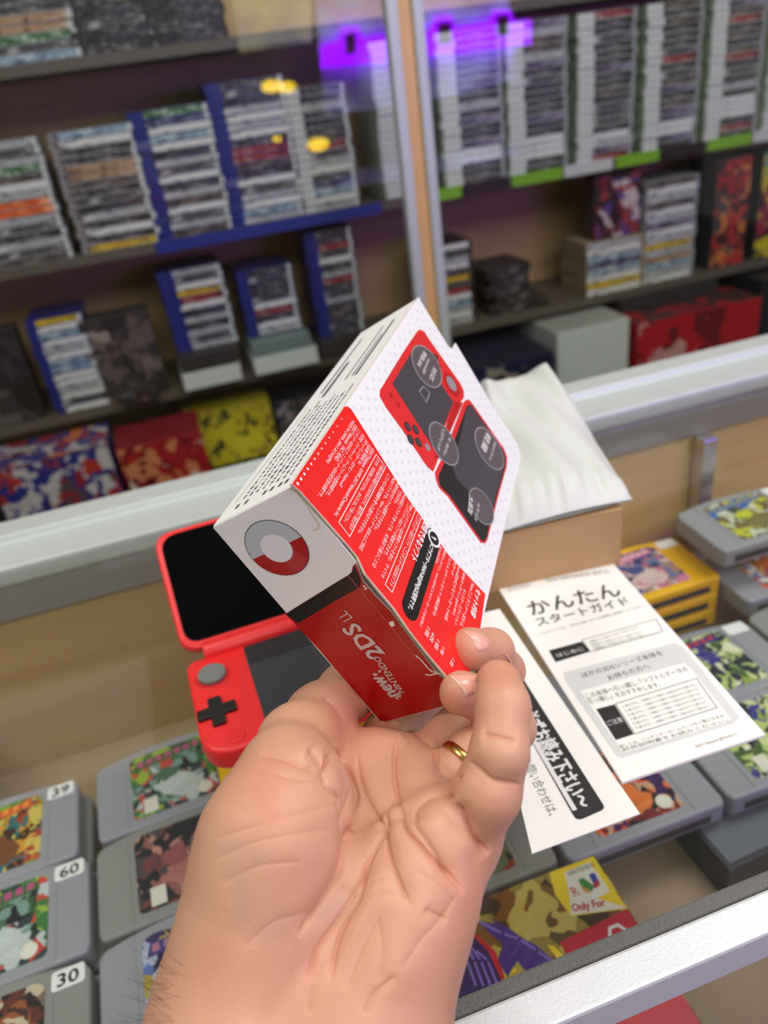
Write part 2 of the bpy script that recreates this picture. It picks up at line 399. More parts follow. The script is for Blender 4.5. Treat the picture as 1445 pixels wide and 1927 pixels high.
# prints on F
pF = Print(plFl); z3 = lambda x, y: (680+x/4.8167, 900+y/4.8167); z2 = lambda x, y: (540+x/4.8167, 760+y/4.8167); z1 = lambda x, y: (690+x/4.8167, 600+y/4.8167)
z5 = lambda x, y: (560+x/4.8167, 1080+y/4.8167); z4 = lambda x, y: (400+x/4.8167, 900+y/4.8167)
red = [(549, 911), (648, 765), (655, 765), (662, 772), (765, 935), (846, 1047), (913, 1118), (904, 1180), (872, 1314), (834.5, 1265), (803.5, 1228.5), (768.5, 1183.5), (741, 1143.5), (713, 1110.5), (687.5, 1079.5), (673.5, 1048.5), (656.5, 1027.5), (636, 1004.5), (609, 973.5), (594.5, 957.5), (565.5, 924.5)]
pF.poly(red, card_r, 1)
# faint ring pattern on the white area (below everything)
U0 = plFl.uv(plFl.P((787, 559)))
ringm = ink_g
def inpoly(p, poly):
    c = False; n = len(poly); j = n-1
    for i in range(n):
        if (poly[i][1] > p[1]) != (poly[j][1] > p[1]) and p[0] < (poly[j][0]-poly[i][0])*(p[1]-poly[i][1])/(poly[j][1]-poly[i][1])+poly[i][0]: c = not c
        j = i
    return c
Fuv = [plFl.uv(plFl.P(p)) for p in Fout]; Ruv = [plFl.uv(plFl.P(p)) for p in red]
i = 0; b_ = -.18
for r_ in range(42):
    for c_ in range(26):
        uu = -.181+r_*.0045; vv = (c_*.0055)+(.00275 if r_ % 2 else 0)
        for sgn in (1, -1):
            p = (uu, vv*sgn)
            if sgn < 0 and vv == 0: continue
            if inpoly(p, Fuv) and not inpoly(p, Ruv) and all(inpoly((p[0]+dx, p[1]+dy), Fuv) for dx in (-.002, .002) for dy in (-.002, .002)):
                pF.circ(p, .0009, ringm, .3, px=False, r0=.0004, n=10)
# console picture
P = pF.poly
pic_r = mat('picture_red_ink', (222, 44, 46), .35); pic_d = mat('picture_grey_ink', (72, 68, 72), .35, var=.06, scale=20)
pic_b = mat('picture_black_ink', (36, 33, 34), .35); pic_r2 = mat('picture_dark_red_ink', (186, 30, 34), .35); bub = mat('bubble_grey_ink', (92, 86, 88), .4); bubl = mat('bubble_rim_ink', (150, 144, 148), .4)
body1 = [z1(*p) for p in ((455, 115), (480, 97), (520, 115), (560, 180), (850, 590), (880, 660), (880, 710), (850, 755), (800, 800), (715, 960), (620, 1180), (640, 1290), (600, 1385), (545, 1340), (330, 1020), (170, 800), (115, 700), (118, 650), (160, 580), (330, 300))]
P(body1, pic_r, 2)
P([z1(*p) for p in ((800, 750), (870, 760), (760, 1010), (640, 1280), (610, 1250), (640, 1150), (720, 960))], pic_r2, 3)
scr1 = [z1(*p) for p in ((435, 245), (405, 300), (230, 590), (590, 1155), (690, 985), (785, 755), (640, 545))]
P(scr1, pic_d, 3)
body2 = [z1(*p) for p in ((870, 770), (895, 735), (930, 735), (960, 775), (1245, 1180), (1272, 1255), (1268, 1340))]+[z3(*p) for p in ((1240, 160), (1140, 560), (1120, 590), (1080, 585), (780, 165), (700, 85), (680, 30), (672, 0))]+[z1(*p) for p in ((615, 1400), (650, 1320), (700, 1240), (760, 1060))]
P(body2, pic_r, 2)
P([z1(*p) for p in ((905, 790), (945, 780), (1230, 1185), (1255, 1250), (1255, 1340))]+[z3(*p) for p in ((1225, 160), (1130, 545), (1110, 572), (1085, 565), (790, 150), (712, 75), (695, 0))]+[z1(*p) for p in ((650, 1420), (690, 1330), (800, 1080))], pic_b, 3)
P([z1(*p) for p in ((905, 800), (945, 790), (1220, 1180), (1243, 1250), (1240, 1340))]+[z3(*p) for p in ((1220, 130), (1170, 330), (1000, 150), (855, 5))]+[z1(*p) for p in ((760, 1290), (830, 1130))], pic_d, 4)
def dots(c, r, m, layer): pF.circ(z1(*c), r, m, layer)
for c in ((368, 978), (440, 1005), (395, 1095), (467, 1120)): dots(c, .0023, pic_b, 4); dots(c, .0018, pic_d, 5)
dots((548, 1165), .0019, bubl, 4); dots((765, 595), .0066, pic_r2, 4); dots((765, 590), .0042, bubl, 5)
dots((220, 690), .0013, pic_r2, 4); dots((285, 783), .0013, pic_r2, 4)
P([z1(*p) for p in ((575, 300), (640, 340), (640, 390), (675, 440), (660, 455), (600, 400), (600, 350))], pic_b, 4)
def bubble(pts, m1=bub):
    q = [plFl.uv(plFl.P(z1(*p))) for p in pts]; c = (sum(p[0] for p in q)/len(q), sum(p[1] for p in q)/len(q))
    P(q, bubl, 6, px=False); P([(c[0]+(p[0]-c[0])*.93, c[1]+(p[1]-c[1])*.93) for p in q], m1, 7, px=False)
def ell(cx, cy, rx, ry, ang, n=28): 
    a = math.radians(ang); return [(cx+rx*math.cos(t)*math.cos(a)-ry*math.sin(t)*math.sin(a), cy+rx*math.cos(t)*math.sin(a)+ry*math.sin(t)*math.cos(a)) for t in [2*math.pi*i/n for i in range(n)]]
bubble(ell(538, 435, 215, 110, 62)); bubble(ell(692, 1135, 222, 100, 62)); bubble(ell(1105, 1178, 218, 98, 62)); bubble(ell(1025+700-680-12, 1718-15, 185, 92, 64))
pF.line([z1(*p) for p in ((510, 615), (565, 675), (535, 760), (470, 660), (510, 615))], .0007, bubl, 6)
tx = lambda s, a, b, h, zf=z3, m=ink_w, layer=8, bold=0.: pF.text(s, zf(*a), zf(*b), h*.74, m, layer, bold=bold)
tx('無線LAN', (525, 310), (465, 430), .0042, z1); tx('microSD', (560, 370), (505, 500), .0022, z1); tx('対応', (615, 450), (575, 560), .0042, z1)
tx('Cスティック', (690, 1010), (640, 1190), .0032, z1); tx('ZL・ZRボタン', (750, 1090), (690, 1240), .0026, z1)
tx('軽量', (1100, 1050), (1050, 1200), .006, z1); tx('260グラム', (1160, 1120), (1110, 1290), .0025, z1)
tx('大画面', (990, 170), (975, 325), .0048); tx('LLサイズ', (1060, 240), (1025, 390), .0026)
# text block
ru = .0021
tx('セット内容', (1055, 1020), (1000, 1258), .0046, bold=.00012)
tx('Newニンテンドー2DS LL', (1003, 960), (895, 1350), .0028); tx('モンスター エディション', (930, 1012), (845, 1335), .0028)
tx('専用タッチペン [JAN-001]', (922, 860), (825, 1240), .0027); tx('microSDHCメモリーカード4GB', (882, 800), (755, 1290), .0027)
tx('ARカード', (850, 750), (812, 880), .0027); tx('かんたんスタートガイド (保証書付)', (805, 700), (645, 1245), .0027)
tx('※専用タッチペン、microSDHCメモリーカードは本体に', (757, 640), (525, 1350), .0022); tx('取り付け済み。', (712, 620), (670, 780), .0022)
for s_, a, b in (('1個', (1180, 495), (1155, 565)), ('6枚', (1222, 545), (1198, 622)), ('1個', (1266, 608), (1242, 682)), ('1本', (1316, 675), (1290, 735)), ('1台', (1405, 780), (1378, 838))): tx(s_, a, b, .0030, z5)
# black pill
pu, pv = plFl.uv(plFl.P(z3(646, 550))), plFl.uv(plFl.P(z3(440, 1180)))
a_ = V((*pu, 0)); b2_ = V((*pv, 0)); d_ = (b2_-a_).normalized(); t_ = V((-d_.y, d_.x, 0)); rr = .0046
pill = [a_+t_*rr*math.cos(t)-d_*rr*math.sin(t) for t in [math.pi*i/10 for i in range(11)]]+[b2_-t_*rr*math.cos(t)+d_*rr*math.sin(t) for t in [math.pi*i/10 for i in range(11)]]
pF.poly([(p.x, p.y) for p in pill], ink_k, 3, px=False)
pF.circ(z3(655, 547), .0040, ink_w, 4); pF.circ(z3(655, 547), .0030, ink_k, 5, r0=.0001); tx('!', (650, 533), (652, 560), .004, layer=6)
tx('ACアダプター(WAP-002(JPN))は別売です。', (640, 590), (430, 1190), .0042, layer=5, bold=.00008)
tx('使用できるソフト', (585, 405), (462, 745), .0052, bold=.00012)
pF.line([z3(*p) for p in ((490, 285), (545, 350), (275, 1035), (212, 965))], .00035, ink_w, 3, closed=True)
tx('ニンテンドー3DSソフト・ニンテンドーDS/DSiソフト', (512, 345), (255, 980), .0028)
tx('※New ニンテンドー3DS専用ソフトを含む、すべての', (460, 240), (180, 905), .0027)
tx('ニンテンドー3DSソフトが使用できます。', (425, 235), (205, 705), .0027)
tx('※3D対応ソフトであっても、3D表示で遊ぶことは', (388, 150), (100, 810), .0027); tx('できません。', (348, 118), (298, 240), .0027)
tx('※海外向けのソフトは使用できません。', (325, 50), (118, 480), .0027)
tx('※DSソフトでも、New ニンテンドー2DS LLに対応', (965, 680), (655, 1330), .0027, z2); tx('していない周辺機器を使った遊びはできません。', (915, 650), (645, 1185), .0027, z2)
pF.line([z2(*p) for p in ((805, 460), (890, 575), (565, 1205), (467, 1075))], .00035, ink_w, 3, closed=True)
tx('外箱は商品を保護するためのものです。傷が付く場合があり', (858, 565), (562, 1140), .0026, z2); tx('ますが、不良対象にはなりません。あらかじめご了承ください。', (820, 512), (515, 1080), .0026, z2)
tx('©2017 Pokémon. ©1995-2017 Nintendo/Creatures Inc.', (775, 412), (430, 1030), .0024, z2); tx('/GAME FREAK inc.', (742, 378), (645, 560), .0024, z2)
tx('ポケットモンスター・ポケモン・Pokémonは', (715, 335), (475, 755), .0025, z2); tx('任天堂・クリーチャーズ・ゲームフリークの登録商標です。', (685, 288), (355, 835), .0025, z2)
tx('ニンテンドー2DSのロゴ・ニンテンドー2DSは任天堂の商標です。', (650, 243), (283, 848), .0025, z2)
tx('©2017 Nintendo   PAT. PEND.', (620, 203), (430, 522), .0024, z2); tx('MADE IN CHINA  JAN-S-KCAA(JPN)', (592, 158), (352, 535), .0024, z2)
for k in range(13):
    t = k/12; pF.circ(z2(495-400*t**.9, 140+585*t**.9), .0003+.0003*t, ink_w, 2, n=8)
pF.build('printed_lid', boxT, 'red band with white small print and a red handheld console picture'); 
# prints on E
e = Print(plE)
bl = [(401, 994), (552, 916)]
e.poly([z4(*p) for p in ((660, 1228), (1140, 930), (1225, 880), (1262, 848), (1270, 800))]+[(670, 1060), (683, 1094), (706, 1121), (736, 1152), (768, 1196), (799, 1237), (818, 1263), (832, 1275), (860, 1300), (871, 1319), (718, 1360), (640, 1270), (600, 1222)], card_dr, 1)
e.poly([z4(*p) for p in ((662, 1230), (1140, 932), (1225, 882), (1262, 850), (1278, 780), (1330, 890), (1345, 935), (1335, 985), (1230, 1045), (1120, 1105), (775, 1313))], ink_k, 2)
cc = z4(582, 632); c0 = plE.uv(plE.P(cc)); rb = (V((*plE.uv(plE.P(z4(305, 560))), 0))-V((*c0, 0))).length
rb = ((V((*plE.uv(plE.P(z4(320, 700))), 0))-V((*c0, 0))).length+(V((*plE.uv(plE.P(z4(857, 680))), 0))-V((*c0, 0))).length)/2
# plain two-tone disc emblem
e.circ(cc, rb, ink_k, 3); 
dv = V((*plE.uv(plE.P(z4(770, 560))), 0))-V((*plE.uv(plE.P(z4(395, 735))), 0)); an = math.atan2(dv.y, dv.x)
emb_w = mat('emblem_white_ink', (232, 233, 236), .4); emb_g = mat('emblem_grey_ink', (190, 198, 204), .4)
e.circ(cc, rb*.975, emb_g, 4, a0=an, a1=an+math.pi); e.circ(cc, rb*.975, card_dr, 4, a0=an-math.pi, a1=an)
e.circ(cc, rb*.5, emb_w, 5)
t5 = lambda s, a, b, h, bold=0., m=ink_s: e.text(s, z5(*a), z5(*b), h, m, 5, bold=bold)
t5('LL', (462, 412), (395, 347), .0046); t5('2DS', (728, 745), (462, 465), .0072, .0003); t5('NINTENDO', (942, 1072), (712, 745), .0027, .00008); t5('new', (880, 1100), (725, 925), .0040, .0003)
for a, b in (((905, 1105), (930, 1110)), ((895, 1118), (908, 1128)), ((912, 1090), (934, 1092)), ((690, 905), (703, 900)), ((705, 915), (720, 905)), ((738, 885), (748, 872))): e.line([z5(*a), z5(*b)], .0008, ink_s, 5)
e.line([z4(*p) for p in ((700, 90), (760, 120), (850, 230), (920, 350), (968, 420), (955, 455), (915, 468))], .00035, kraft, 3)
for pts in (((1075, 740), (1110, 770), (1140, 800), (1180, 850), (1215, 880), (1280, 900)), ((1165, 910), (1200, 915), (1240, 905), (1290, 898)), ((600, 105), (625, 130), (610, 135))): e.line([z5(*p) for p in pts], .0006, ink_w, 3)
e.poly([z5(*p) for p in ((835, 430), (870, 425), (882, 465), (850, 480), (832, 455))], ink_w, 3)
e.line([z4(*p) for p in ((1230, 880), (1330, 1000), (1445, 1140))]+[z5(*p) for p in ((820, 440), (1060, 740))], .0002, mat('crease_pink', (220, 120, 116), .5), 3)
e.build('printed_end', boxT, 'white and deep red end with round emblem and silver logo')
# prints on S: lines of small print
s = Print(plS); rnd = random.Random(3)
for k, a in enumerate([.0042, .0075, .0108, .0141, .0174, .0207, .0240, .0273]):
    u = .012
    end = .085-.003*(k % 3)
    while u < end:
        w = rnd.uniform(.0008, .0034); 
        for kk in range(max(1, int(w/.0007))):
            hh = rnd.uniform(.0004, .0009); u0 = u+kk*.0007
            q = [(u0, hh), (u0+.0005, -hh)]
            aa = a+.003; s.poly([(u0, -(aa-hh)) if False else (u0, 0)]*0 or [(u0, aa-hh), (u0+.00048, aa-hh), (u0+.00048, aa+hh), (u0, aa+hh)], ink_txt, 1, px=False)
        u += w+.0006
for a, u0, u1, w in ((.010, .098, .165, .0018), (.013, .1, .15, .001), (.017, .1, .165, .001), (.026, .092, .13, .0024), (.031, .10, .165, .0014), (.0345, .012, .09, .00025)):
    s.poly([(u0, a), (u1, a), (u1, a+w), (u0, a+w)], ink_txt, 1, px=False)
for a in (.006, .009, .013, .0165, .0255, .030): s.poly([(.006, a), (.009, a), (.009, a+.0016), (.006, a+.0016)], ink_txt, 1, px=False)
# make sure the v axis points along the thickness
if plS.v.dot(WA) < 0:
    s.m.v = [tuple(V(p)-plS.v*2*(V(p)-plS.o).dot(plS.v)) for p in s.m.v]
s.build('printed_side', boxT, 'white long side with rows of tiny black print')

# ================================================================== RED HANDHELD CONSOLE (open, on the glass)
con_r = mat('red_matte_plastic', (238, 44, 44), .38, var=.02, scale=30)
scr_k = mat('glossy_black_screen', (6, 6, 8), .05, spec=.12, var=.1); scr_l = mat('dark_touch_screen', (58, 62, 68), .16, var=.1, spec=.5)
gry = mat('grey_rubber', (120, 122, 118), .6); blk = mat('black_plastic', (26, 26, 26), .4)
TH = .014
zt = GT+TH+.0005
bl0 = onz((347, 1248), zt); bl1 = onz((381, 1420), zt)
hx = V((bl0.x, bl0.y, 0)); down = (V((bl1.x, bl1.y, 0))-V((bl0.x, bl0.y, 0)))
BW_, BD_ = .152, .080
cdir = down.normalized(); rdir = V((-cdir.y, cdir.x, 0))          # rdir: to the right along the hinge
if rdir.x < 0: rdir = -rdir
base0 = V((bl0.x, bl0.y, GZ+.0005))
con = thing('handheld_console', 'red folding handheld game console lying open on the glass, black screen', 'game console', base0)
def Lc(a, b, z=0.): return base0+rdir*a+cdir*b+V((0, 0, z))
mb = MB(); ol = rounded([(0, 0), (BW_, 0), (BW_, BD_), (0, BD_)], [.008, .008, .019, .019], 8)
mb.prism([Lc(x, y, 0) for x, y in ol], (0, 0, TH)); part('body', mb.mesh(bev=.0025, bseg=3), con_r, con, smooth=True, local=False)['label'] = 'red lower body'
def cyl(parent, name, c, r, z0, h, m, n=32, label=None, bev=.0006):
    mb = MB(); mb.prism([V((c.x+r*math.cos(2*math.pi*i/n), c.y+r*math.sin(2*math.pi*i/n), z0)) for i in range(n)], (0, 0, h)); o = part(name, mb.mesh(bev=bev), m, parent, smooth=False, local=False)
    if label: o['label'] = label
    return o
zt_ = GZ+TH+.0005
def cp(px): q = onz(px, zt); return V((q.x, q.y, 0))
cyl(con, 'pad_ring', cp((400, 1273)), .0108, zt_-.002, .0024, mat('red_recess_plastic', (214, 34, 36), .45))
cyl(con, 'circle_pad', cp((400, 1273)), .0080, zt_+.0004, .0028, gry, label='grey circle pad')
c0_ = cp((409, 1341)); mb = MB(); w_, l_ = .0036, .0105
ol = [(w_, w_), (l_, w_), (l_, -w_), (w_, -w_), (w_, -l_), (-w_, -l_), (-w_, -w_), (-l_, -w_), (-l_, w_), (-w_, w_), (-w_, l_), (w_, l_)]
mb.prism([c0_+rdir*x+cdir*y+V((0, 0, zt_)) for x, y in ol], (0, 0, .0024)); part('direction_pad', mb.mesh(bev=.0005), blk, con, local=False)['label'] = 'black cross-shaped direction pad'
cyl(con, 'power_button', cp((446, 1385)), .0046, zt_-.0002, .0009, con_r)
# lower screen
tl = cp((462, 1236)); 
sx0 = (tl-V((base0.x, base0.y, 0))).dot(rdir)
mb = MB(); ol = rounded([(sx0, .003), (BW_-.03, .003), (BW_-.03, BD_-.003), (sx0, BD_-.003)], .002, 3); mb.prism([Lc(x, y, TH-.0005) for x, y in ol], (0, 0, .0008))
part('touch_screen', mb.mesh(), scr_l, con, local=False)['label'] = 'dark grey lower touch screen'
mb = MB(); mb.prism([Lc(x, y, TH+.0003) for x, y in ((sx0+.001, .004), (BW_-.032, .004), (BW_-.032, .020), (sx0+.001, .020))], (0, 0, .0002)); part('screen_border', mb.mesh(), mat('screen_border_grey', (38, 42, 46), .3), con, local=False)
# hinge
mb = MB(); n = 20
hc = Lc(.012, -.0035, TH-.0005)
pts = [hc+V((0, 0, 1))*(.0065*math.sin(2*math.pi*i/n))+(-cdir)*(.0065*math.cos(2*math.pi*i/n)) for i in range(n)]
mb.prism(pts, rdir*(BW_-.024)); part('hinge', mb.mesh(bev=.0008), con_r, con, smooth=True, local=False)
# lid at 32 degrees
ang = math.radians(31); up = (-cdir)*math.cos(ang)+V((0, 0, math.sin(ang))); nrm = (-cdir)*(-math.sin(ang))+V((0, 0, math.cos(ang)))
plL = Plane(Lc(0, -.007, TH-.001), rdir, nrm)
if plL.v.dot(up) < 0: raise SystemExit('lid axis')
q0 = plL.uv(plL.P((344, 1214))); q1 = plL.uv(plL.P((281, 1000)))
lx0 = (q0[0]+q1[0])/2-.0005
mb = MB(); ol = rounded([(lx0, .002), (lx0+BW_+.001, .002), (lx0+BW_+.001, .087), (lx0, .087)], [.013, .013, .013, .013], 8)
mb.prism([plL.L(*p)-nrm*.008 for p in ol], nrm*.008); part('lid', mb.mesh(bev=.002, bseg=3), con_r, con, smooth=True, local=False)['label'] = 'red upper lid'
mb = MB(); ol = rounded([(lx0+.004, .007), (lx0+BW_-.003, .007), (lx0+BW_-.003, .0835), (lx0+.004, .0835)], [.010, .010, .012, .012], 8)
mb.prism([plL.L(*p) for p in ol], nrm*.0006); part('upper_screen', mb.mesh(), scr_k, con, local=False)['label'] = 'glossy black upper screen'

# ================================================================== PAPERS ON THE GLASS
paper = mat('white_paper', (240, 239, 234), .7, var=.02, scale=30)
ink = mat('print_black_ink', (34, 33, 33), .5); inkg = mat('print_grey_ink', (212, 212, 210), .6); inkt = mat('print_text_ink', (92, 92, 90), .6)
plG = Plane((0, 0, GZ+.0004), (1, 0, 0), (0, 0, 1))
def sheet(name, label, cat, corners, z, thick=.0012, mt=paper):
    pl = Plane((0, 0, z+thick), (1, 0, 0), (0, 0, 1)); q = [pl.P(p) for p in corners]
    c = sum(q, V((0, 0, 0)))/4; t = thing(name, label, cat, (c.x, c.y, z))
    mb = MB(); mb.prism([V((p.x, p.y, z)) for p in q], (0, 0, thick)); part('page', mb.mesh(), mt, t, local=False)
    return t, pl
w1 = lambda x, y: (940+x/4.8167, 1380+y/4.8167)
ts, pl = sheet('notice_sheet', 'white notice sheet with a black strip of Japanese lettering, left of the start guide', 'leaflet', ((893, 1157), (940, 1146), (1204, 1531), (1001, 1606)), GZ+.0003, .0006)
p = Print(pl, .0001)
ol = [p.pl.uv(p.pl.P(q)) for q in ((885, 1193), (925, 1184), (1140, 1522), (1085, 1546))]
p.poly(rounded(ol, .003, 4), ink, 1, px=False)
silver = mat('soft_white_ink', (226, 224, 224), .5)
p.text('お使いになる前に必ずお読み下さい〜', (915, 1215), (1102, 1518), .0105, silver, 2, bold=.0003)
p.line([(994, 1376), (1080, 1522)], .0022, silver, 2); p.line([(900, 1235), (985, 1372)], .0022, silver, 2)
p.text('修理・故障のお問い合わせは、', (950, 1350), (1043, 1534), .0055, inkt, 1)
p.build('print', ts)
tg, pl = sheet('start_guide', 'white start guide booklet titled in large Japanese letters beside the yellow cartridges', 'booklet', ((932, 1098), (1141, 1046), (1440, 1382), (1171, 1472)), GZ+.0014, .0016)
p = Print(pl, .0001); zg = lambda x, y: (920+x/2.752, 1030+y/2.752)
G = [zg(*q) for q in ((0, 0),)]
p.text('かんたん', zg(205, 320), zg(668, 215), .0135, ink, 1, bold=.0002); p.text('スタートガイド', zg(245, 390), zg(718, 275), .0078, ink, 1, bold=.0001)
p.text('New NINTENDO 2DS LL', zg(295, 170), zg(625, 122), .0036, inkt, 1); 
p.line([zg(*q) for q in ((95, 205), (205, 180), (215, 200), (105, 228))], .0003, inkt, 1, closed=True); p.text('Nintendo', zg(105, 212), zg(200, 192), .002, inkt, 1)
p.text('このガイドでは、本体の使いかたを簡単に説明しています。', zg(255, 452), zg(795, 305), .0019, inkt, 1)
p.poly([zg(*q) for q in ((310, 535), (482, 488), (525, 540), (345, 595))], ink, 1); p.text('はじめに', zg(350, 562), zg(490, 525), .0032, silver, 2)
p.line([zg(*q) for q in ((482, 480), (865, 372), (900, 435), (525, 542))], .0004, inkt, 1, closed=True)
for a, b in (((520, 492), (770, 415)), ((530, 508), (790, 438)), ((540, 522), (800, 452)), ((550, 532), (870, 445))): p.text('説明書をよくお読みのうえ正しくお使いください', zg(*a), zg(*b), .0015, inkt, 1)
p.poly([zg(*q) for q in ((385, 650), (960, 495), (1010, 520), (1300, 880), (1260, 915), (690, 1090), (660, 1080), (395, 690))], inkg, 1)
p.poly([zg(*q) for q in ((470, 745), (1010, 600), (1040, 625), (1255, 890), (1235, 905), (710, 1062), (685, 1055))], paper, 2)
p.text('ほかの3DSシリーズ本体を', zg(480, 665), zg(895, 545), .0042, ink, 2); p.text('お持ちの方へ', zg(615, 678), zg(830, 615), .0042, ink, 2)
p.text('この本体へ引っ越し「ソフトとデータの', zg(500, 775), zg(1025, 630), .0040, ink, 3); p.text('引っ越し」をおすすめします。', zg(515, 802), zg(885, 710), .0036, ink, 3)
p.line([zg(*q) for q in ((655, 812), (1075, 680), (1180, 832), (755, 968))], .0004, ink, 3, closed=True)
p.poly([zg(*q) for q in ((555, 840), (650, 815), (750, 970), (657, 1000))], ink, 3); p.text('ご注意', zg(612, 915), zg(690, 893), .0034, silver, 4)
for k in range(6):
    a = (690+k*14, 828+k*22); b = (1070+k*14, 712+k*22); p.text('引っ越しをすると、この本体のソフトや保存データは消えますのでご注意ください', zg(*a), zg(*b), .0019, inkt, 3)
p.text('詳しくは、ニンテンドーホームページをご覧になるか', zg(675, 1035), zg(1215, 872), .0021, inkt, 3); p.text('取扱説明書をお読みください。', zg(690, 1052), zg(1235, 895), .0021, inkt, 3)
p.text('©2017 Nintendo [JAN-J-KA-1]', zg(1070, 1035), zg(1280, 968), .0021, inkt, 1)
p.build('print', tg)

# ================================================================== TAN CARTON AND WRAPPED POUCH
kr = mat('kraft_cardboard', (184, 150, 104), .75, var=.06, scale=20)
zc = GT+.042
a_ = onz((938, 1012), zc); b_ = onz((1172, 962), zc); dd = V((b_.x-a_.x, b_.y-a_.y, 0)).normalized(); pp = V((-dd.y, dd.x, 0))
car = thing('cardboard_carton', 'plain tan cardboard carton on the glass under the white wrapped pouch', 'cardboard box', (a_.x, a_.y, GZ+.0003))
mb = MB(); o0 = V((a_.x, a_.y, GZ+.0003))-dd*.06; Lw = (V((b_.x, b_.y, 0))-V((a_.x, a_.y, 0))).length+.06; Dw = .12
mb.prism([o0, o0+dd*Lw, o0+dd*Lw+pp*Dw, o0+pp*Dw], (0, 0, .042)); part('carton_body', mb.mesh(bev=.001), kr, car, local=False)
mb = MB(); mb.prism([o0+V((0, 0, .0422)), o0+dd*Lw+V((0, 0, .0422)), o0+dd*Lw+pp*.055+V((0, 0, .0422)), o0+pp*.055+V((0, 0, .0422))], (0, 0, .0012)); part('top_flap', mb.mesh(), kr, car, local=False)
# pouch: quilted bag, corners on the carton, far end propped up
pw_m = mat('white_foam_wrap', (204, 207, 202), .5, var=.05, scale=40, bump=.8, bscale=70)
zp = zc+.003
quad = [onz((925, 1012), zp), onz((1190, 946), zp), onz((1031, 694), zp+.012), onz((900, 740), zp+.012)]
NU, NV = 34, 34; rn = random.Random(5); vs = []; fs = []
def nz(u, v, k): return math.sin(u*7.3+k)*math.cos(v*5.1+k*1.7)+.5*math.sin(u*17+v*11+k*3)
for side in (1, -1):
    for j in range(NV+1):
        for i in range(NU+1):
            u, v = i/NU, j/NV
            q = quad[0]*(1-u)*(1-v)+quad[1]*u*(1-v)+quad[2]*u*v+quad[3]*(1-u)*v
            e_ = min(u, 1-u, v, 1-v); puff = min(1, e_/.12)**.6
            h = .013*puff*(1 if side > 0 else -.15)+(.0035*nz(u, v, 1)*puff if side > 0 else 0)+.0018*math.sin(u*60)*(max(0, 1-abs(v-.07)/.07))*(1 if side > 0 else 0)
            if side > 0: h += .0025*math.sin(v*9+u*3)*max(0, 1-e_/.2)
            q = q+V((0, 0, h+.0022)); 
            if side < 0: q.z = min(q.z, (quad[0]*(1-v)+quad[3]*v).z+.002)
            vs.append(q)
n1 = (NU+1)*(NV+1)
for s_ in (0, 1):
    for j in range(NV):
        for i in range(NU):
            k = s_*n1+j*(NU+1)+i; f_ = (k, k+1, k+NU+2, k+NU+1); fs.append(f_ if s_ == 0 else f_[::-1])
mb = MB(); mb.add(vs, fs); me = mb.mesh(); bm = bmesh.new(); bm.from_mesh(me); bmesh.ops.remove_doubles(bm, verts=bm.verts, dist=.0004); bm.to_mesh(me); bm.free()
po = link('wrapped_pouch', me, pw_m, smooth=True); tag(po, 'white wrinkled foam pouch lying on top of the tan carton', 'pouch')

# ================================================================== GAME CARTRIDGES IN THE COUNTER
cg = mat('cartridge_grey_plastic', (150, 152, 158), .5, var=.04, scale=30, bump=.12, bscale=1500)
cg2 = mat('cartridge_warm_grey_plastic', (140, 141, 136), .5, var=.04, scale=30, bump=.12, bscale=1500)
cyel = mat('cartridge_yellow_plastic', (248, 190, 24), .45, var=.03, scale=30, bump=.1, bscale=1500)
cdk = mat('cartridge_slot_dark', (58, 56, 56), .6)
stk = mat('white_price_sticker', (238, 238, 236), .5); pen = mat('sticker_pen_ink', (40, 40, 44), .6)
lab_w = mat('label_white', (226, 224, 205), .4)
CW, CH, CT = .116, .0725, .018
def cart_mesh():
    m = MB()
    n = 16; arch = [(x, CH+ .0075*(1-(2*x/CW-1)**2)-.0075*.25) for x in [CW*(.03+.94*i/n) for i in range(n+1)]]
    ol = [(.002, 0), (0, .006), (0, CH-.006)]+[(x, y) for x, y in arch]+[(CW, CH-.006), (CW, .006), (CW-.002, 0)]
    m.prism([V((x, y, 0)) for x, y in reversed(ol)], (0, 0, CT)); return m.mesh(bev=.0022, bseg=3)
def rim_mesh(s):
    m = MB(); x = .0215 if s < 0 else CW-.0215
    m.box((x-.0006, .003, CT-.0004), (x+.0006, CH+.001, CT+.0005)); return m.mesh()
TITLE = {1: ((206, 84, 34), (240, 150, 60)), 2: ((56, 100, 52), (190, 80, 130)), 8: ((238, 200, 96), (150, 90, 60)), 9: ((52, 46, 130), (190, 60, 60)), 7: ((40, 100, 180), (150, 150, 100)), 6: ((222, 140, 172), (236, 190, 204)), 5: ((60, 50, 130), (170, 110, 140)), 12: ((150, 170, 80), (230, 230, 180))}
BLOB = {1: ((120, 70, 36), (212, 160, 60)), 2: ((196, 206, 204), (70, 110, 84)), 4: ((176, 112, 100), (150, 80, 78)), 3: ((204, 156, 104), (110, 60, 36)), 8: ((220, 84, 50), (236, 120, 60)), 6: ((222, 196, 190), (70, 80, 140)), 13: ((226, 120, 50), (70, 40, 90)), 7: ((120, 112, 66), (190, 196, 50)), 5: ((120, 150, 200), (40, 36, 70))}
CM = cart_mesh(); RM = [rim_mesh(-1), rim_mesh(1)]
def sh(me): return me
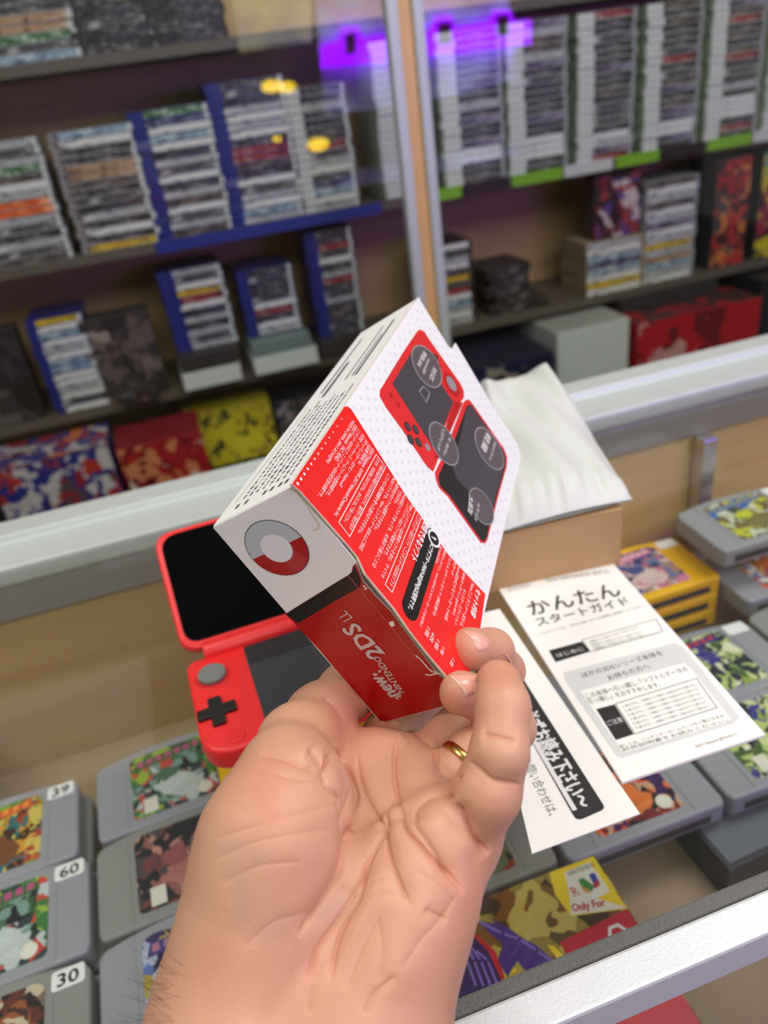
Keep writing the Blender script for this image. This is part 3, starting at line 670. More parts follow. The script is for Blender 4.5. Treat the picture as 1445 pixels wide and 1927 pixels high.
def cartridge(x, y, ztop, rot, body, label, pal, seed, price=None, group='game cartridges in the glass counter', extra=0, lw=.064, side=1):
    """x,y: near-left corner of the cartridge; ztop relative to the eye"""
    t = thing('game_cartridge', label, 'game cartridge', (x, y, CAMZ+ztop-CT), group, rot)
    me = CM.copy(); b = part('shell', me, body, t, smooth=False)
    for p_ in me.polygons: p_.use_smooth = False
    for r_ in RM: part('groove', r_.copy(), cdk if False else body, t)
    m = MB(); m.box((.012, -.0006, .004), (CW-.012, .002, .0105)); part('connector_slot', m.mesh(), cdk, t)
    if pal:
        lx = (CW-lw)/2; m = MB(); ol = rounded([(lx, .008), (lx+lw, .008), (lx+lw, CH-.003), (lx, CH-.003)], [.004, .004, .009, .009], 5)
        m.prism([V((px_, py_, CT)) for px_, py_ in ol], (0, 0, .0004)); lo = part('label', m.mesh(), art('label_art_%d' % seed, pal, 42, .3, seed), t)
        rl = random.Random(seed*5+1)
        if seed in TITLE:
            m = MB(); m.add([(lx+.003, CH-.018, CT+.0005), (lx+lw-.006, CH-.013, CT+.0005), (lx+lw-.008, CH-.006, CT+.0005), (lx+.005, CH-.009, CT+.0005)], [(0, 1, 2, 3)])
            for q_ in range(7):
                x_ = lx+.006+q_*.0072; y_ = CH-.0155+q_*.0006; m.add([(x_, y_, CT+.00056), (x_+.005, y_+.0006, CT+.00056), (x_+.0045, y_+.006, CT+.00056), (x_+.0004, y_+.0054, CT+.00056)], [(0, 1, 2, 3)], 1)
            c1, c2 = TITLE[seed]; part('title_band', m.mesh(fix=False), [mat('title_ink_%d' % seed, c1, .4), mat('title_letter_ink_%d' % seed, c2, .4)], lo)
        if seed in BLOB:
            m = MB()
            for bi, (cx_, cy_, rr_) in enumerate(((.5, .40, .014), (.42, .58, .009), (.62, .30, .010))):
                m.add([(lx+lw*cx_+rr_*rl.uniform(.7, 1.25)*math.cos(a_*math.pi/9), CH*cy_+rr_*rl.uniform(.6, 1.0)*math.sin(a_*math.pi/9), CT+.00048+bi*.00002) for a_ in range(18)], [tuple(range(18))], bi % 2)
            c1, c2 = BLOB[seed]; part('picture', m.mesh(fix=False, tri=True), [mat('picture_ink_%d' % seed, c1, .4, var=.3, scale=120), mat('picture_ink_b_%d' % seed, c2, .4, var=.3, scale=120)], lo)
        m = MB(); k = 16
        m.add([(lx+.053+.0055*math.cos(2*math.pi*i/k), .016+.0055*math.sin(2*math.pi*i/k), CT+.0006) for i in range(k)], [tuple(range(k))])
        if extra & 1: part('round_seal', m.mesh(fix=False), lab_w, lo)
        m = MB(); m.add([(lx+.008, .010, CT+.0006), (lx+.018, .010, CT+.0006), (lx+.018, .024, CT+.0006), (lx+.008, .024, CT+.0006)], [(0, 1, 2, 3)])
        if extra & 2: part('rating_box', m.mesh(fix=False), lab_w, lo)
    if price is not None:
        m = MB(); ol = rounded([(CW-.0225, CH-.0135), (CW-.003, CH-.0135), (CW-.003, CH-.001), (CW-.0225, CH-.001)], .0025, 4)
        m.prism([V((px_, py_, CT+.0003)) for px_, py_ in ol], (0, 0, .0003)); so = part('price_sticker', m.mesh(), stk, t)
        if price:
            vs_, fs_ = text_verts(price); xs = [v[0] for v in vs_]; x0, x1 = min(xs), max(xs); k = .0125/(x1-x0); m = MB()
            for ox in (-.0002, 0, .0002): m.add([(CW-.019+(v[0]-x0)*k+ox, CH-.0115+v[1]*.0115+ox, CT+.0008) for v in vs_], fs_)
            part('handwriting', m.mesh(fix=False), pen, so)
    return t
G_ = (64, 120, 44); Bk = (28, 26, 30)
fox = [(26, 28, 34), (52, 96, 50), (120, 156, 140), (40, 60, 60), (190, 200, 196), (196, 74, 60), (150, 180, 60), (60, 120, 60)]
jungle = [(196, 90, 30), (64, 140, 52), (120, 170, 60), (214, 150, 40), (60, 40, 24), (210, 190, 90), (44, 110, 110), (176, 60, 30)]
wres = [Bk, (30, 28, 32), (150, 96, 88), (190, 140, 120), (36, 32, 34), (120, 60, 60), (70, 66, 66)]
blu = [(38, 34, 120), (90, 120, 180), (30, 28, 60), (176, 186, 210), (60, 56, 70), (180, 160, 60), (60, 40, 100)]
drk = [(30, 22, 20), (96, 44, 22), (40, 26, 24), (200, 186, 160), (150, 84, 40), (60, 40, 34), (120, 100, 90)]
pk = [(214, 130, 160), (50, 74, 140), (226, 196, 190), (36, 50, 100), (196, 110, 140), (90, 120, 170), (170, 140, 120)]
cart_y = [(236, 214, 130), (220, 84, 50), (120, 140, 200), (240, 236, 220), (200, 120, 50), (80, 120, 60), (230, 170, 60)]
grn = [(150, 170, 70), (60, 60, 140), (206, 214, 150), (70, 100, 50), (180, 200, 120), (40, 50, 60), (224, 226, 190)]
fire = [(190, 60, 30), (60, 30, 90), (224, 120, 40), (40, 24, 40), (200, 160, 130), (120, 30, 30), (226, 90, 40)]
bug = [(60, 96, 60), (40, 60, 44), (150, 60, 36), (110, 120, 90), (30, 44, 36), (170, 140, 90)]
turt = [(40, 100, 170), (150, 150, 110), (190, 196, 60), (110, 90, 60), (200, 206, 180), (60, 80, 60)]
zA = -.445
cartridge(-.272, .398, zA, .04, cg, 'grey cartridge with orange and green label and a 39 price sticker', jungle, 1, '39')
cartridge(-.262, .322, zA, .04, cg, 'grey cartridge with green and black space label, under the 39 one, sticker reads 60', fox, 2, '60', extra=1)
cartridge(-.2595, .2455, zA, .035, cg2, 'grey cartridge in the lower left corner of the picture, sticker reads 30', drk, 3, '30')
cartridge(-.1425, .4055, zA, .05, cg, 'grey cartridge with green space label just below the red console', fox, 2, extra=3)
cartridge(-.141, .329, zA, .045, cg2, 'warm grey cartridge with black wrestling label left of the palm', wres, 4, extra=2)
cartridge(-.1385, .2515, zA, .04, cg, 'grey cartridge with dark blue label left of the wrist', blu, 5, extra=2)
cartridge(-.345, .472, -.43, .1, cg2, 'grey cartridge at the left edge of the picture, behind the 39 one', None, 0)
cartridge(-.050, .388, zA+.0186, .05, cyel, 'yellow cartridge peeking out between the red console and the wrist', pk, 6)
cartridge(-.022, .386, zA, .05, cyel, 'lower yellow cartridge, mostly hidden behind the wrist under another yellow one', None, 6)
# lower ones of the left column piles
for x, y, w_ in ((-.272, .398, 'under the 39 one'), (-.262, .322, 'under the 60 one'), (-.2595, .2455, 'under the 30 one')):
    cartridge(x+.004, y+.002, zA-.0186, .03, cg2, 'grey cartridge '+w_+', second in its pile', None, 0, group='cartridges lower in the piles')
# right side
for k, wd_ in enumerate(('top one of the pile of three, pink and blue label', 'middle one of the pile of three', 'bottom one of the pile of three')):
    cartridge(.299, .4625, -.435-k*.0186, 0.0, cyel, 'yellow game cartridge, '+wd_, pk if k == 0 else None, 6, '' if k == 0 else None)
cartridge(.402, .449, -.397, -.02, cg, 'grey cartridge with blue and green label at the rear right, topmost by the back panel', turt, 7, '')
cartridge(.4185, .431, -.445, -.01, cg, 'grey cartridge with yellow and red label right of the yellow pile', cart_y, 8, '')
cartridge(.281, .344, zA, -.02, cg, 'grey cartridge with pale green label and white sticker in front of the yellow pile', grn, 9, '')
cartridge(.401, .345, zA, -.03, cg2, 'grey cartridge with orange label at the right edge of the picture', fire, 10)
cartridge(.270, .268, zA, -.02, cg, 'grey cartridge with green label at the right edge, beside the booklet corner', grn, 11, '', extra=2)
cartridge(.390, .265, zA, -.02, cg, 'plain grey cartridge at the right edge, nearest to the front', None, 12)
cartridge(.151, .268, zA, 0., cg, 'grey cartridge with fiery red label below the booklet', fire, 13, extra=1)
cartridge(.030, .270, zA, .01, cg2, 'grey cartridge with dark green label under the notice sheet, right of the hand', bug, 14)
cartridge(.160, .345, zA, .0, cg, 'grey cartridge mostly hidden under the start guide', None, 0)
cartridge(.041, .347, zA, .0, cg, 'grey cartridge mostly hidden under the notice sheet', None, 0)

# ================================================================== GAME BOXES UNDER THE FRONT OF THE GLASS
ochre = [(140, 120, 50), (176, 158, 76), (96, 76, 36), (190, 170, 84), (120, 84, 40), (150, 130, 60), (70, 52, 30)]
def gamebox(name, label, x0, y0, sx, sy, z1_, hgt, arts, cat='game box', rot=0.):
    t = thing(name, label, cat, (x0, y0, CAMZ+z1_-hgt), None, rot)
    m = MB(); m.box((0, 0, 0), (sx, sy, hgt)); part('carton', m.mesh(bev=.0008), arts, t); return t
ZB = -.425
a_ = onz((1118, 1608), ZB); b_ = onz((1200, 1745), ZB); 
gx, gy = a_.x, a_.y
gb = gamebox('game_box', 'video game box with yellow ochre art, purple wings and a white corner logo', gx-.22, gy-.115, .22, .115, ZB, .030, art('ochre_art', ochre, 22, .3, 3.3))
plB = Plane((0, 0, CAMZ+ZB), (1, 0, 0), (0, 0, 1)); p = Print(plB, .0001)
yl = mat('box_yellow_ink', (232, 206, 40), .35); rd = mat('box_red_ink', (190, 36, 48), .35); pur = mat('box_purple_ink', (74, 52, 130), .35); pur2 = mat('box_lilac_ink', (132, 108, 190), .35); dkp = mat('box_dark_purple_ink', (44, 34, 84), .35)
zb = lambda x, y: (780+x/2.173, 1440+y/2.173)
X1, Y1, Y0_, X0_ = gx, gy, gy-.115, gx-.22
q = [plB.uv(plB.P(zb(*k))) for k in ((550, 440), (735, 368), (872, 585), (640, 618))]
p.poly([q[0], (X1-.001, Y1-.001), (X1-.001, q[2][1]), q[3], (q[3][0]-.002, (q[0][1]+q[3][1])/2)], yl, 1, px=False)
p.poly([zb(*k) for k in ((612, 440), (715, 396), (800, 515), (745, 545), (870, 583), (640, 614), (632, 520))], lab_w, 2)
gr_ = mat('logo_green_ink', (60, 140, 60), .35); bl_ = mat('logo_blue_ink', (40, 60, 150), .35); or_ = mat('logo_orange_ink', (220, 130, 40), .35)
p.poly([zb(*k) for k in ((668, 470), (690, 460), (712, 500), (690, 512))], gr_, 3); p.poly([zb(*k) for k in ((712, 448), (735, 440), (760, 488), (738, 498))], bl_, 3)
p.poly([zb(*k) for k in ((690, 462), (735, 496), (725, 520), (695, 500))], gr_, 4); p.poly([zb(*k) for k in ((680, 495), (700, 505), (722, 524), (700, 522))], or_, 4); p.poly([zb(*k) for k in ((742, 468), (760, 488), (740, 505), (728, 498))], rd, 4)
p.text('NINTENDO', zb(628, 446), zb(735, 405), .003, ink_k, 3); p.text('Only For', zb(645, 590), zb(778, 566), .0060, rd, 3, bold=.0002); p.text('R', zb(645, 522), zb(668, 512), .006, rd, 3)
p.poly([(X1-.001, q[2][1]), (X1-.001, Y0_+.001), (X1-.045, Y0_+.001), (X1-.045, q[2][1]-.003)], rd, 1, px=False)
p.circ(zb(832, 690), .006, silver, 3, r0=.004, n=6)
p.poly([zb(*k) for k in ((90, 790), (160, 700), (250, 690), (330, 760), (370, 870), (250, 940), (60, 960))], rd, 1)
p.poly([zb(*k) for k in ((60, 930), (150, 860), (180, 690), (230, 690), (300, 760), (360, 890), (270, 930), (120, 980))], dkp, 2)
for k in range(4): p.line([zb(190+k*22, 720+k*14), zb(215+k*28, 800), zb(250+k*30, 900)], .0012, pur2, 3)
p.poly([zb(*k) for k in ((260, 640), (340, 650), (300, 620), (390, 670), (430, 700), (500, 740), (570, 800), (460, 850), (420, 800), (380, 870), (340, 800), (360, 730), (310, 690))], pur, 3)
p.line([zb(*k) for k in ((265, 642), (360, 690), (430, 712), (500, 760), (560, 800))], .0014, pur2, 4); p.poly([zb(*k) for k in ((345, 740), (370, 870), (420, 840), (380, 800))], yl, 2); p.poly([zb(*k) for k in ((540, 735), (570, 740), (620, 785), (585, 795))], yl, 3)
p.build('printed_cover', gb)
# lower shelf, seen through the front glass
ZL = -.655
a_ = onz((1282, 1838), ZL)
g2 = gamebox('game_box', 'red game box with a round gold seal, low down behind the front glass', a_.x-.17, a_.y-.13, .17, .13, ZL, .03, mat('dark_box_ink', (60, 48, 48), .35))
pl2 = Plane((0, 0, CAMZ+ZL), (1, 0, 0), (0, 0, 1)); p = Print(pl2, .0001)
p.poly([(a_.x-.001, a_.y-.001), (a_.x-.048, a_.y-.001), (a_.x-.048, a_.y-.129), (a_.x-.001, a_.y-.129)], rd, 1, px=False)
p.circ(zb(1005, 985), .0118, mat('gold_seal_ink', (196, 172, 110), .4), 2); p.circ(zb(1005, 985), .010, lab_w, 3, r0=.0002); p.line([zb(975, 1000), zb(1035, 990)], .003, mat('gold_seal_ink', (196, 172, 110)), 4)
p.poly([zb(*k) for k in ((740, 1060), (840, 1010), (850, 1030), (770, 1075))], lab_w, 2)
p.build('printed_cover', g2)
a_ = onz((1300, 1830), -.70)
g3 = gamebox('game_box', 'blue-edged game box beside the red one with the gold seal, behind the front glass', a_.x+.01, a_.y-.13, .09, .16, -.675, .022, art('bluegrey_art', [(40, 90, 170), (120, 140, 190), (90, 60, 50), (140, 110, 100)], 12, .3, 2))

a_ = onz((1372, 1640), -.47)
t = thing('dark_game_box', 'dark grey box on the wooden shelf at the front right, under the glass', 'game box', (a_.x, a_.y, SHZ+.0004), None, .05)
mb = MB(); mb.box((0, 0, 0), (.16, .075, .03)); part('carton', mb.mesh(bev=.001), mat('dark_grey_carton', (46, 46, 52), .45), t)
mb = MB(); mb.box((.004, .004, .0301), (.156, .071, .0304)); part('grey_top', mb.mesh(), mat('blue_grey_top', (104, 108, 118), .45), t)

# ================================================================== THE SHELVES: STACKED GAME CASES
rs = random.Random(11)
def spine(name, base, ink_, ink2, seed):
    return art('spine_'+name, [base, base, base, ink_, base, base, ink2], 80, .35, seed, (.45, 1, 1.6))
SP = {
 'white': spine('white', (222, 222, 218), (90, 92, 98), (180, 176, 170), 1), 'pale grey': spine('pale_grey', (176, 178, 178), (70, 70, 74), (220, 220, 220), 2),
 'charcoal': spine('charcoal', (52, 50, 52), (150, 148, 146), (96, 60, 56), 3), 'black': spine('black', (30, 29, 31), (120, 118, 116), (70, 70, 90), 4),
 'grey-brown': spine('brown', (88, 78, 72), (160, 150, 140), (50, 44, 44), 5), 'light blue': spine('light_blue', (126, 158, 178), (222, 226, 228), (60, 76, 110), 6),
 'red': spine('red', (142, 40, 42), (210, 180, 170), (60, 24, 28), 7), 'orange': spine('orange', (232, 104, 40), (250, 180, 130), (180, 60, 24), 8),
 'dark grey': spine('dark_grey', (76, 75, 78), (180, 178, 176), (40, 40, 44), 9), 'yellow': spine('yellow', (214, 176, 40), (90, 50, 30), (240, 220, 140), 10),
 'green': spine('green', (62, 110, 62), (190, 210, 190), (30, 50, 34), 12), 'navy': spine('navy', (40, 48, 88), (170, 176, 200), (20, 24, 44), 13),
 'tan': spine('tan', (176, 140, 104), (90, 50, 40), (220, 200, 170), 14), 'purple-grey': spine('purple_grey', (98, 88, 110), (190, 180, 200), (50, 44, 60), 15)}
plas = mat('clear_grey_case_plastic', (150, 152, 156), .3, var=.04); plb = mat('blue_case_plastic', (34, 48, 120), .3, var=.05); plg = mat('green_case_plastic', (164, 176, 156), .3, var=.05); plk = mat('black_case_plastic', (40, 40, 42), .3)
bandb = art('band_blue_white', [(26, 38, 116), (26, 38, 116), (40, 54, 132), (190, 198, 222), (26, 38, 112)], 50, .35, 2); bandw = mat('band_white', (208, 212, 206), .4, var=.1, scale=90); bandk = art('band_black', [(40, 40, 42), (52, 50, 52), (170, 170, 170)], 60, .35, 5); bandr = art('band_grey_red', [(150, 150, 150), (110, 108, 108), (150, 40, 44), (90, 90, 92)], 60, .35, 6)
CASE = {}
def case_mesh(w, d, h, bw):
    k = (w, d, h, bw)
    if k in CASE: return CASE[k]
    m = MB(); m.box((-w/2, 0, 0), (w/2, d, h), 0); g = .0012
    x0 = -w/2+.002; x1 = w/2-.002
    if bw: m.add([(x0, -.0004, g), (x0+bw, -.0004, g), (x0+bw, -.0004, h-g), (x0, -.0004, h-g)], [(0, 1, 2, 3)], 2)
    m.add([(x0+bw, -.0004, g), (x1-.008, -.0004, g), (x1-.008, -.0004, h-g), (x0+bw, -.0004, h-g)], [(0, 1, 2, 3)], 1)
    m.add([(x1-.008, -.0004, g), (x1, -.0004, g), (x1, -.0004, h-g), (x1-.008, -.0004, h-g)], [(0, 1, 2, 3)], 3)
    me = m.mesh(fix=False)
    for q in (plas, SP['white'], bandw, bandw): me.materials.append(q)
    CASE[k] = me; return me
ORD = ['bottom', 'second', 'third', 'fourth', 'fifth', 'sixth', 'seventh', 'eighth', 'ninth', 'tenth', 'eleventh', 'twelfth', 'thirteenth', 'fourteenth', 'fifteenth', 'sixteenth', 'seventeenth', 'eighteenth', 'nineteenth', 'twentieth', 'twenty-first', 'twenty-second']
def stack(x, z, n, where, colours, shell, band, bw=.03, w=.165, d=.13, h=.0148, y=SY+.004, lean=0.0, group='game cases stacked on the wall shelves', kind='game case', rim=None, nm='game_case'):
    me = case_mesh(w, d, h, bw)
    for k in range(n):
        col = colours[k % len(colours)] if isinstance(colours, list) and len(colours) == n else rs.choice(colours)
        o = bpy.data.objects.new(nm, me); COL.objects.link(o)
        o.location = (x+w/2+lean*k+rs.uniform(-.0025, .0025), y+rs.uniform(0, .004), z+.0003+k*(h+.0002)); o.rotation_euler = (0, 0, rs.uniform(-.02, .02))
        for i, q in enumerate((shell, SP[col], band or SP[col], rim or shell)):
            o.material_slots[i].link = 'OBJECT'; o.material_slots[i].material = q
        pos = 'top' if k == n-1 else ORD[k]+(' from the bottom' if k else '')
        tag(o, '%s %s, %s of %s' % (col, kind, pos, where), kind, group)
mix = ['white', 'pale grey', 'charcoal', 'black', 'dark grey', 'grey-brown', 'white', 'pale grey', 'dark grey']
mixd = ['charcoal', 'black', 'dark grey', 'grey-brown', 'charcoal', 'pale grey', 'red', 'navy']
mixw = ['white', 'pale grey', 'white', 'light blue', 'pale grey', 'dark grey', 'white', 'yellow']
def xat(px, k, off=0): 
    lo, hi = -1.6, 3.4
    # x on the shelf front edge seen at pixel column px
    for _ in range(40):
        m_ = (lo+hi)/2; q = MC @ np.array([m_, SY, Zs[k]-CAMZ]); u = CX+F*q[0]/q[2]
        if u < px: lo = m_
        else: hi = m_
    return (lo+hi)/2
# upper left shelf
S = [(-14, 15, ['grey-brown', 'dark grey', 'pale grey', 'charcoal', 'dark grey', 'pale grey', 'orange', 'orange', 'pale grey', 'white', 'grey-brown', 'green', 'pale grey', 'dark grey', 'pale grey'], plas, bandr, .012, 'first stack on the left middle shelf'),
     (158, 15, ['yellow', 'charcoal', 'white', 'charcoal', 'pale grey', 'black', 'dark grey', 'charcoal', 'grey-brown', 'tan', 'tan', 'charcoal', 'charcoal', 'white', 'light blue'], plas, bandr, .016, 'second stack on the left middle shelf'),
     (300, 16, ['grey-brown', 'pale grey', 'dark grey', 'white', 'grey-brown', 'pale grey', 'charcoal', 'white', 'dark grey', 'pale grey', 'black', 'white', 'light blue', 'white', 'navy', 'green'], plb, bandb, .030, 'third stack on the left middle shelf'),
     (440, 18, ['pale grey', 'light blue', 'white', 'pale grey', 'dark grey', 'white', 'charcoal', 'grey-brown', 'red', 'red', 'charcoal', 'white', 'pale grey', 'white', 'pale grey', 'black', 'dark grey', 'charcoal'], plb, bandb, .028, 'fourth stack on the left middle shelf'),
     (576, 16, ['pale grey', 'white', 'light blue', 'navy', 'charcoal', 'white', 'pale grey', 'dark grey', 'red', 'grey-brown', 'charcoal', 'black', 'charcoal', 'pale grey', 'black', 'charcoal'], plas, bandw, .026, 'fifth stack on the left middle shelf')]
for i, (px_, n, cl, shl, bd, bw, wh) in enumerate(S):
    x_ = xat(px_, 1); w_ = .160 if i < 4 else .125
    stack(x_, Zs[1], n, wh, cl, shl, bd, bw, w_, rim=bandw)
# blue shelf strip and label rail
xb0, xb1 = xat(290, 1), xat(716, 1)
mb = MB(); mb.box((xb0, SY-.004, Zs[1]-.024), (min(xb1, .655), SY-.0005, Zs[1]-.0005)); part('shelf_strip', mb.mesh(), blue_lip, cab, local=False)['label'] = 'blue shelf edge strip'
mb = MB(); mb.box((xb0+.01, SY-.004, Zs[1]-.024-.3), (xb0+.011, SY-.003, Zs[1]-.03-.3)); 
# lower left shelf
boxtop = .052
whb = mat('white_card_box', (206, 212, 208), .5, var=.03); dkb = mat('dark_card_box', (50, 46, 48), .5, var=.1)
def plainbox(name, label, cat, x, y, z, sx, sy, sz, m, lidm=None, rot=0., faces=None, group=None):
    t = thing(name, label, cat, (x, y, z+.0004), group, rot)
    mb = MB(); mb.box((0, 0, 0), (sx, sy, sz)); part('carton', mb.mesh(bev=.0012), m, t)
    if lidm is not None:
        mb = MB(); mb.add([(.002, .002, sz+.0003), (sx-.002, .002, sz+.0003), (sx-.002, sy-.002, sz+.0003), (.002, sy-.002, sz+.0003)], [(0, 1, 2, 3)]); part('printed_top', mb.mesh(fix=False), lidm, t)
    if faces is not None:
        mb = MB(); mb.add([(.002, -.0003, .002), (sx-.002, -.0003, .002), (sx-.002, -.0003, sz-.002), (.002, -.0003, sz-.002)], [(0, 1, 2, 3)]); part('printed_front', mb.mesh(fix=False), faces, t)
    return t
xT = {k: xat(v, 2) for k, v in dict(T1=-60, T2=108, T3=205, T4=352, T5=470, T6=598).items()}
stack(xT['T2'], Zs[2], 14, 'first stack on the lower left shelf', ['white', 'dark grey', 'white', 'pale grey', 'white', 'white', 'light blue', 'light blue', 'white', 'pale grey', 'white', 'light blue', 'white', 'yellow'], plb, bandb, .018, .115, rim=bandw)
plainbox('game_box', 'large white flat box under the stack with the yellow spine, lower left shelf', 'game box', xT['T4']-.005, SY-.03, Zs[2], .132, .2, .040, whb, dkb)
plainbox('game_box', 'thin white flat box under the dark stack, lower left shelf', 'game box', xT['T5']+.012, SY-.03, Zs[2], .15, .2, .040, whb, mat('blue_grey_lid', (120, 138, 140), .5))
plainbox('game_box', 'flat dark box between the white box and the second stack, lower left shelf', 'game box', xT['T4']+.0, SY-.01, Zs[2]+.041, .135, .16, .030, dkb, dkb)
plainbox('game_box', 'flat blue-grey box between the white box and the third stack, lower left shelf', 'game box', xT['T5']+.016, SY-.01, Zs[2]+.041, .14, .16, .026, mat('blue_grey_box', (110, 124, 126), .5), mat('blue_grey_lid', (120, 138, 140)))
plainbox('game_box', 'flat black box under the fourth stack, lower left shelf', 'game box', xT['T6']+.01, SY-.01, Zs[2], .13, .17, .038, dkb, dkb)
ytop = Zs[2]+.072
stack(xT['T4']+.0, ytop, 12, 'second stack on the lower left shelf', ['pale grey', 'dark grey', 'pale grey', 'charcoal', 'pale grey', 'black', 'white', 'red', 'yellow', 'white', 'dark grey', 'pale grey'], plb, bandb, .032, .140, y=SY+.03, rim=bandw)
stack(xT['T5']+.02, ytop, 10, 'third stack on the lower left shelf', ['pale grey', 'white', 'charcoal', 'red', 'white', 'dark grey', 'charcoal', 'charcoal', 'dark grey', 'charcoal'], plb, bandb, .022, .125, y=SY+.03, rim=bandw)
stack(xT['T6']+.02, Zs[2]+.039, 16, 'fourth stack on the lower left shelf', ['charcoal', 'dark grey', 'charcoal', 'grey-brown', 'charcoal', 'pale grey', 'dark grey', 'charcoal', 'red', 'pale grey', 'charcoal', 'white', 'dark grey', 'red', 'charcoal', 'dark grey'], plb, bandb, .026, .110, y=SY+.02, rim=bandw)
dark_art = art('dark_figure_art', [(38, 34, 36), (60, 52, 52), (96, 82, 80), (46, 42, 46), (110, 96, 92), (150, 136, 126)], 12, .5, 1)
dark_art2 = art('dark_portrait_art', [(30, 28, 30), (52, 48, 50), (92, 84, 82), (40, 36, 38)], 9, .5, 4)
plainbox('game_box', 'upright box with dark figure artwork between two stacks, lower left shelf', 'game box', xT['T3']-.012, SY+.006, Zs[2], .150, .06, .19, dkb, None, .0, dark_art)
plainbox('game_box', 'upright box with dark portrait artwork at the left edge of the lower left shelf', 'game box', xT['T1'], SY+.006, Zs[2], .165, .06, .205, dkb, None, .0, dark_art2)
plainbox('game_box', 'low black box with a small orange label, front edge of the lower left shelf', 'game box', xT['T3']+.03, SY-.034, Zs[2], .085, .03, .030, dkb, None, 0., art('orange_black_art', [(40, 36, 36), (50, 44, 42), (176, 96, 60), (60, 90, 96)], 14, .5, 6))
# top left shelf
stack(xat(-30, 0), Zs[0], 9, 'first stack on the top left shelf', ['light blue', 'dark grey', 'green', 'tan', 'tan', 'charcoal', 'charcoal', 'charcoal', 'pale grey'], plas, bandk, .02, .175, rim=bandw)
stack(xat(146, 0), Zs[0], 6, 'second stack on the top left shelf', ['charcoal', 'black', 'dark grey', 'black', 'charcoal', 'black'], plk, bandk, .02, .145, h=.019, kind='dark case', nm='dark_case', group='dark cases on the top left shelf')
stack(xat(285, 0), Zs[0], 6, 'third stack on the top left shelf', ['black', 'charcoal', 'black', 'black', 'dark grey', 'charcoal'], plk, bandk, .02, .150, h=.019, kind='dark case', nm='dark_case', group='dark cases on the top left shelf')
# upper right shelf
names = ['first', 'second', 'third', 'fourth', 'fifth', 'sixth', 'seventh']
for i, px_ in enumerate((728, 842, 962, 1088, 1210, 1326, 1436)):
    cl = [rs.choice(['charcoal', 'black', 'dark grey', 'purple-grey', 'charcoal', 'pale grey', 'red' if i > 2 else 'purple-grey', 'grey-brown', 'charcoal']) for _ in range(20)]
    for j in (2, 3, 4)[:i % 3+1]: cl[j+i % 2] = 'white'
    x_ = xat(px_, 1); n = 20
    stack(x_, Zs[1], n, names[i]+' stack on the right middle shelf', cl, plg, bandw, .040, (.112 if i == 0 else .148), h=.0149, rim=plas)
lip_g = mat('lime_shelf_tag', (120, 176, 34), .4); lip_w = mat('white_shelf_tag', (196, 200, 194), .4); lip_k = mat('dark_shelf_tag', (44, 36, 32), .4)
for a, b, m_, lb in ((812, 866, lip_g, 'lime green tag'), (870, 955, lip_k, 'dark tag'), (962, 1056, lip_g, 'lime green tag'), (1060, 1150, lip_w, 'white tag'), (1157, 1238, lip_g, 'lime green tag'), (1243, 1325, lip_k, 'dark tag'), (1330, 1412, lip_g, 'lime green tag'), (1416, 1500, lip_w, 'white tag')):
    xa, xb = xat(a, 1), xat(b, 1); mb = MB(); mb.box((xa, SY-.006, Zs[1]-.021), (xb, SY-.0005, Zs[1]+.004)); part('shelf_tag', mb.mesh(), m_, cab, local=False)['label'] = lb
# lower right shelf
z2_ = Zs[2]
stack(xat(830, 2), z2_, 13, 'narrow stack on the lower right shelf', ['pale grey', 'white', 'pale grey', 'light blue', 'white', 'red', 'dark grey', 'yellow', 'dark grey', 'white', 'pale grey', 'dark grey', 'white'], plk, None, 0, .105, y=SY+.02)
for k in range(5):
    plainbox('black_case', 'black case, %s of the low pile beside the narrow stack' % ('top one' if k == 4 else ORD[k]+(' from the bottom' if k else ' one')), 'case', xat(930, 2)+(.0, .02, -.005, .012, .0)[k], SY+.02+.004*k, z2_+k*.0225, (.16, .105, .12, .10, .125)[k], .13, .022, dkb, None, (-.03, .05, 0, -.06, .04)[k], art('dark_case_art', [(38, 36, 38), (62, 58, 58), (110, 108, 106), (44, 40, 42)], 20, .4, 4), group='black cases piled on the lower right shelf')
tx0 = xat(1105, 2)
stack(tx0, z2_, 8, 'blue-banded pile on the lower right shelf', ['white', 'yellow', 'white', 'light blue', 'navy', 'light blue', 'white', 'pale grey'], mat('tan_box_side', (150, 130, 104), .6), None, 0, .165, h=.0165, kind='boxed game', nm='boxed_game', group='boxed games on the lower right shelf', rim=None)
plainbox('game_box', 'upright box with dark red and purple artwork standing on the blue and white pile', 'game box', tx0+.03, SY+.02, z2_+8*.0167, .13, .05, .15, dkb, None, 0, art('red_purple_art', [(40, 30, 36), (110, 34, 40), (60, 40, 50), (150, 60, 60), (90, 60, 130), (200, 180, 180)], 16, .4, 8))
stack(xat(1212, 2), z2_, 15, 'pale pile on the lower right shelf', ['white', 'pale grey', 'light blue', 'tan', 'pale grey', 'yellow', 'pale grey', 'white', 'purple-grey', 'pale grey', 'white', 'grey-brown', 'pale grey', 'white', 'grey-brown'], plas, None, 0, .15, h=.0165, kind='boxed game', nm='boxed_game', group='boxed games on the lower right shelf')
redart = art('red_cover_art', [(150, 34, 40), (60, 30, 34), (176, 50, 44), (96, 40, 44), (200, 120, 60), (70, 66, 70)], 14, .4, 3)
plainbox('game_box', 'tall upright box with red artwork, right part of the lower right shelf', 'game box', xat(1338, 2), SY+.01, z2_, .105, .12, .27, dkb, None, 0, redart)
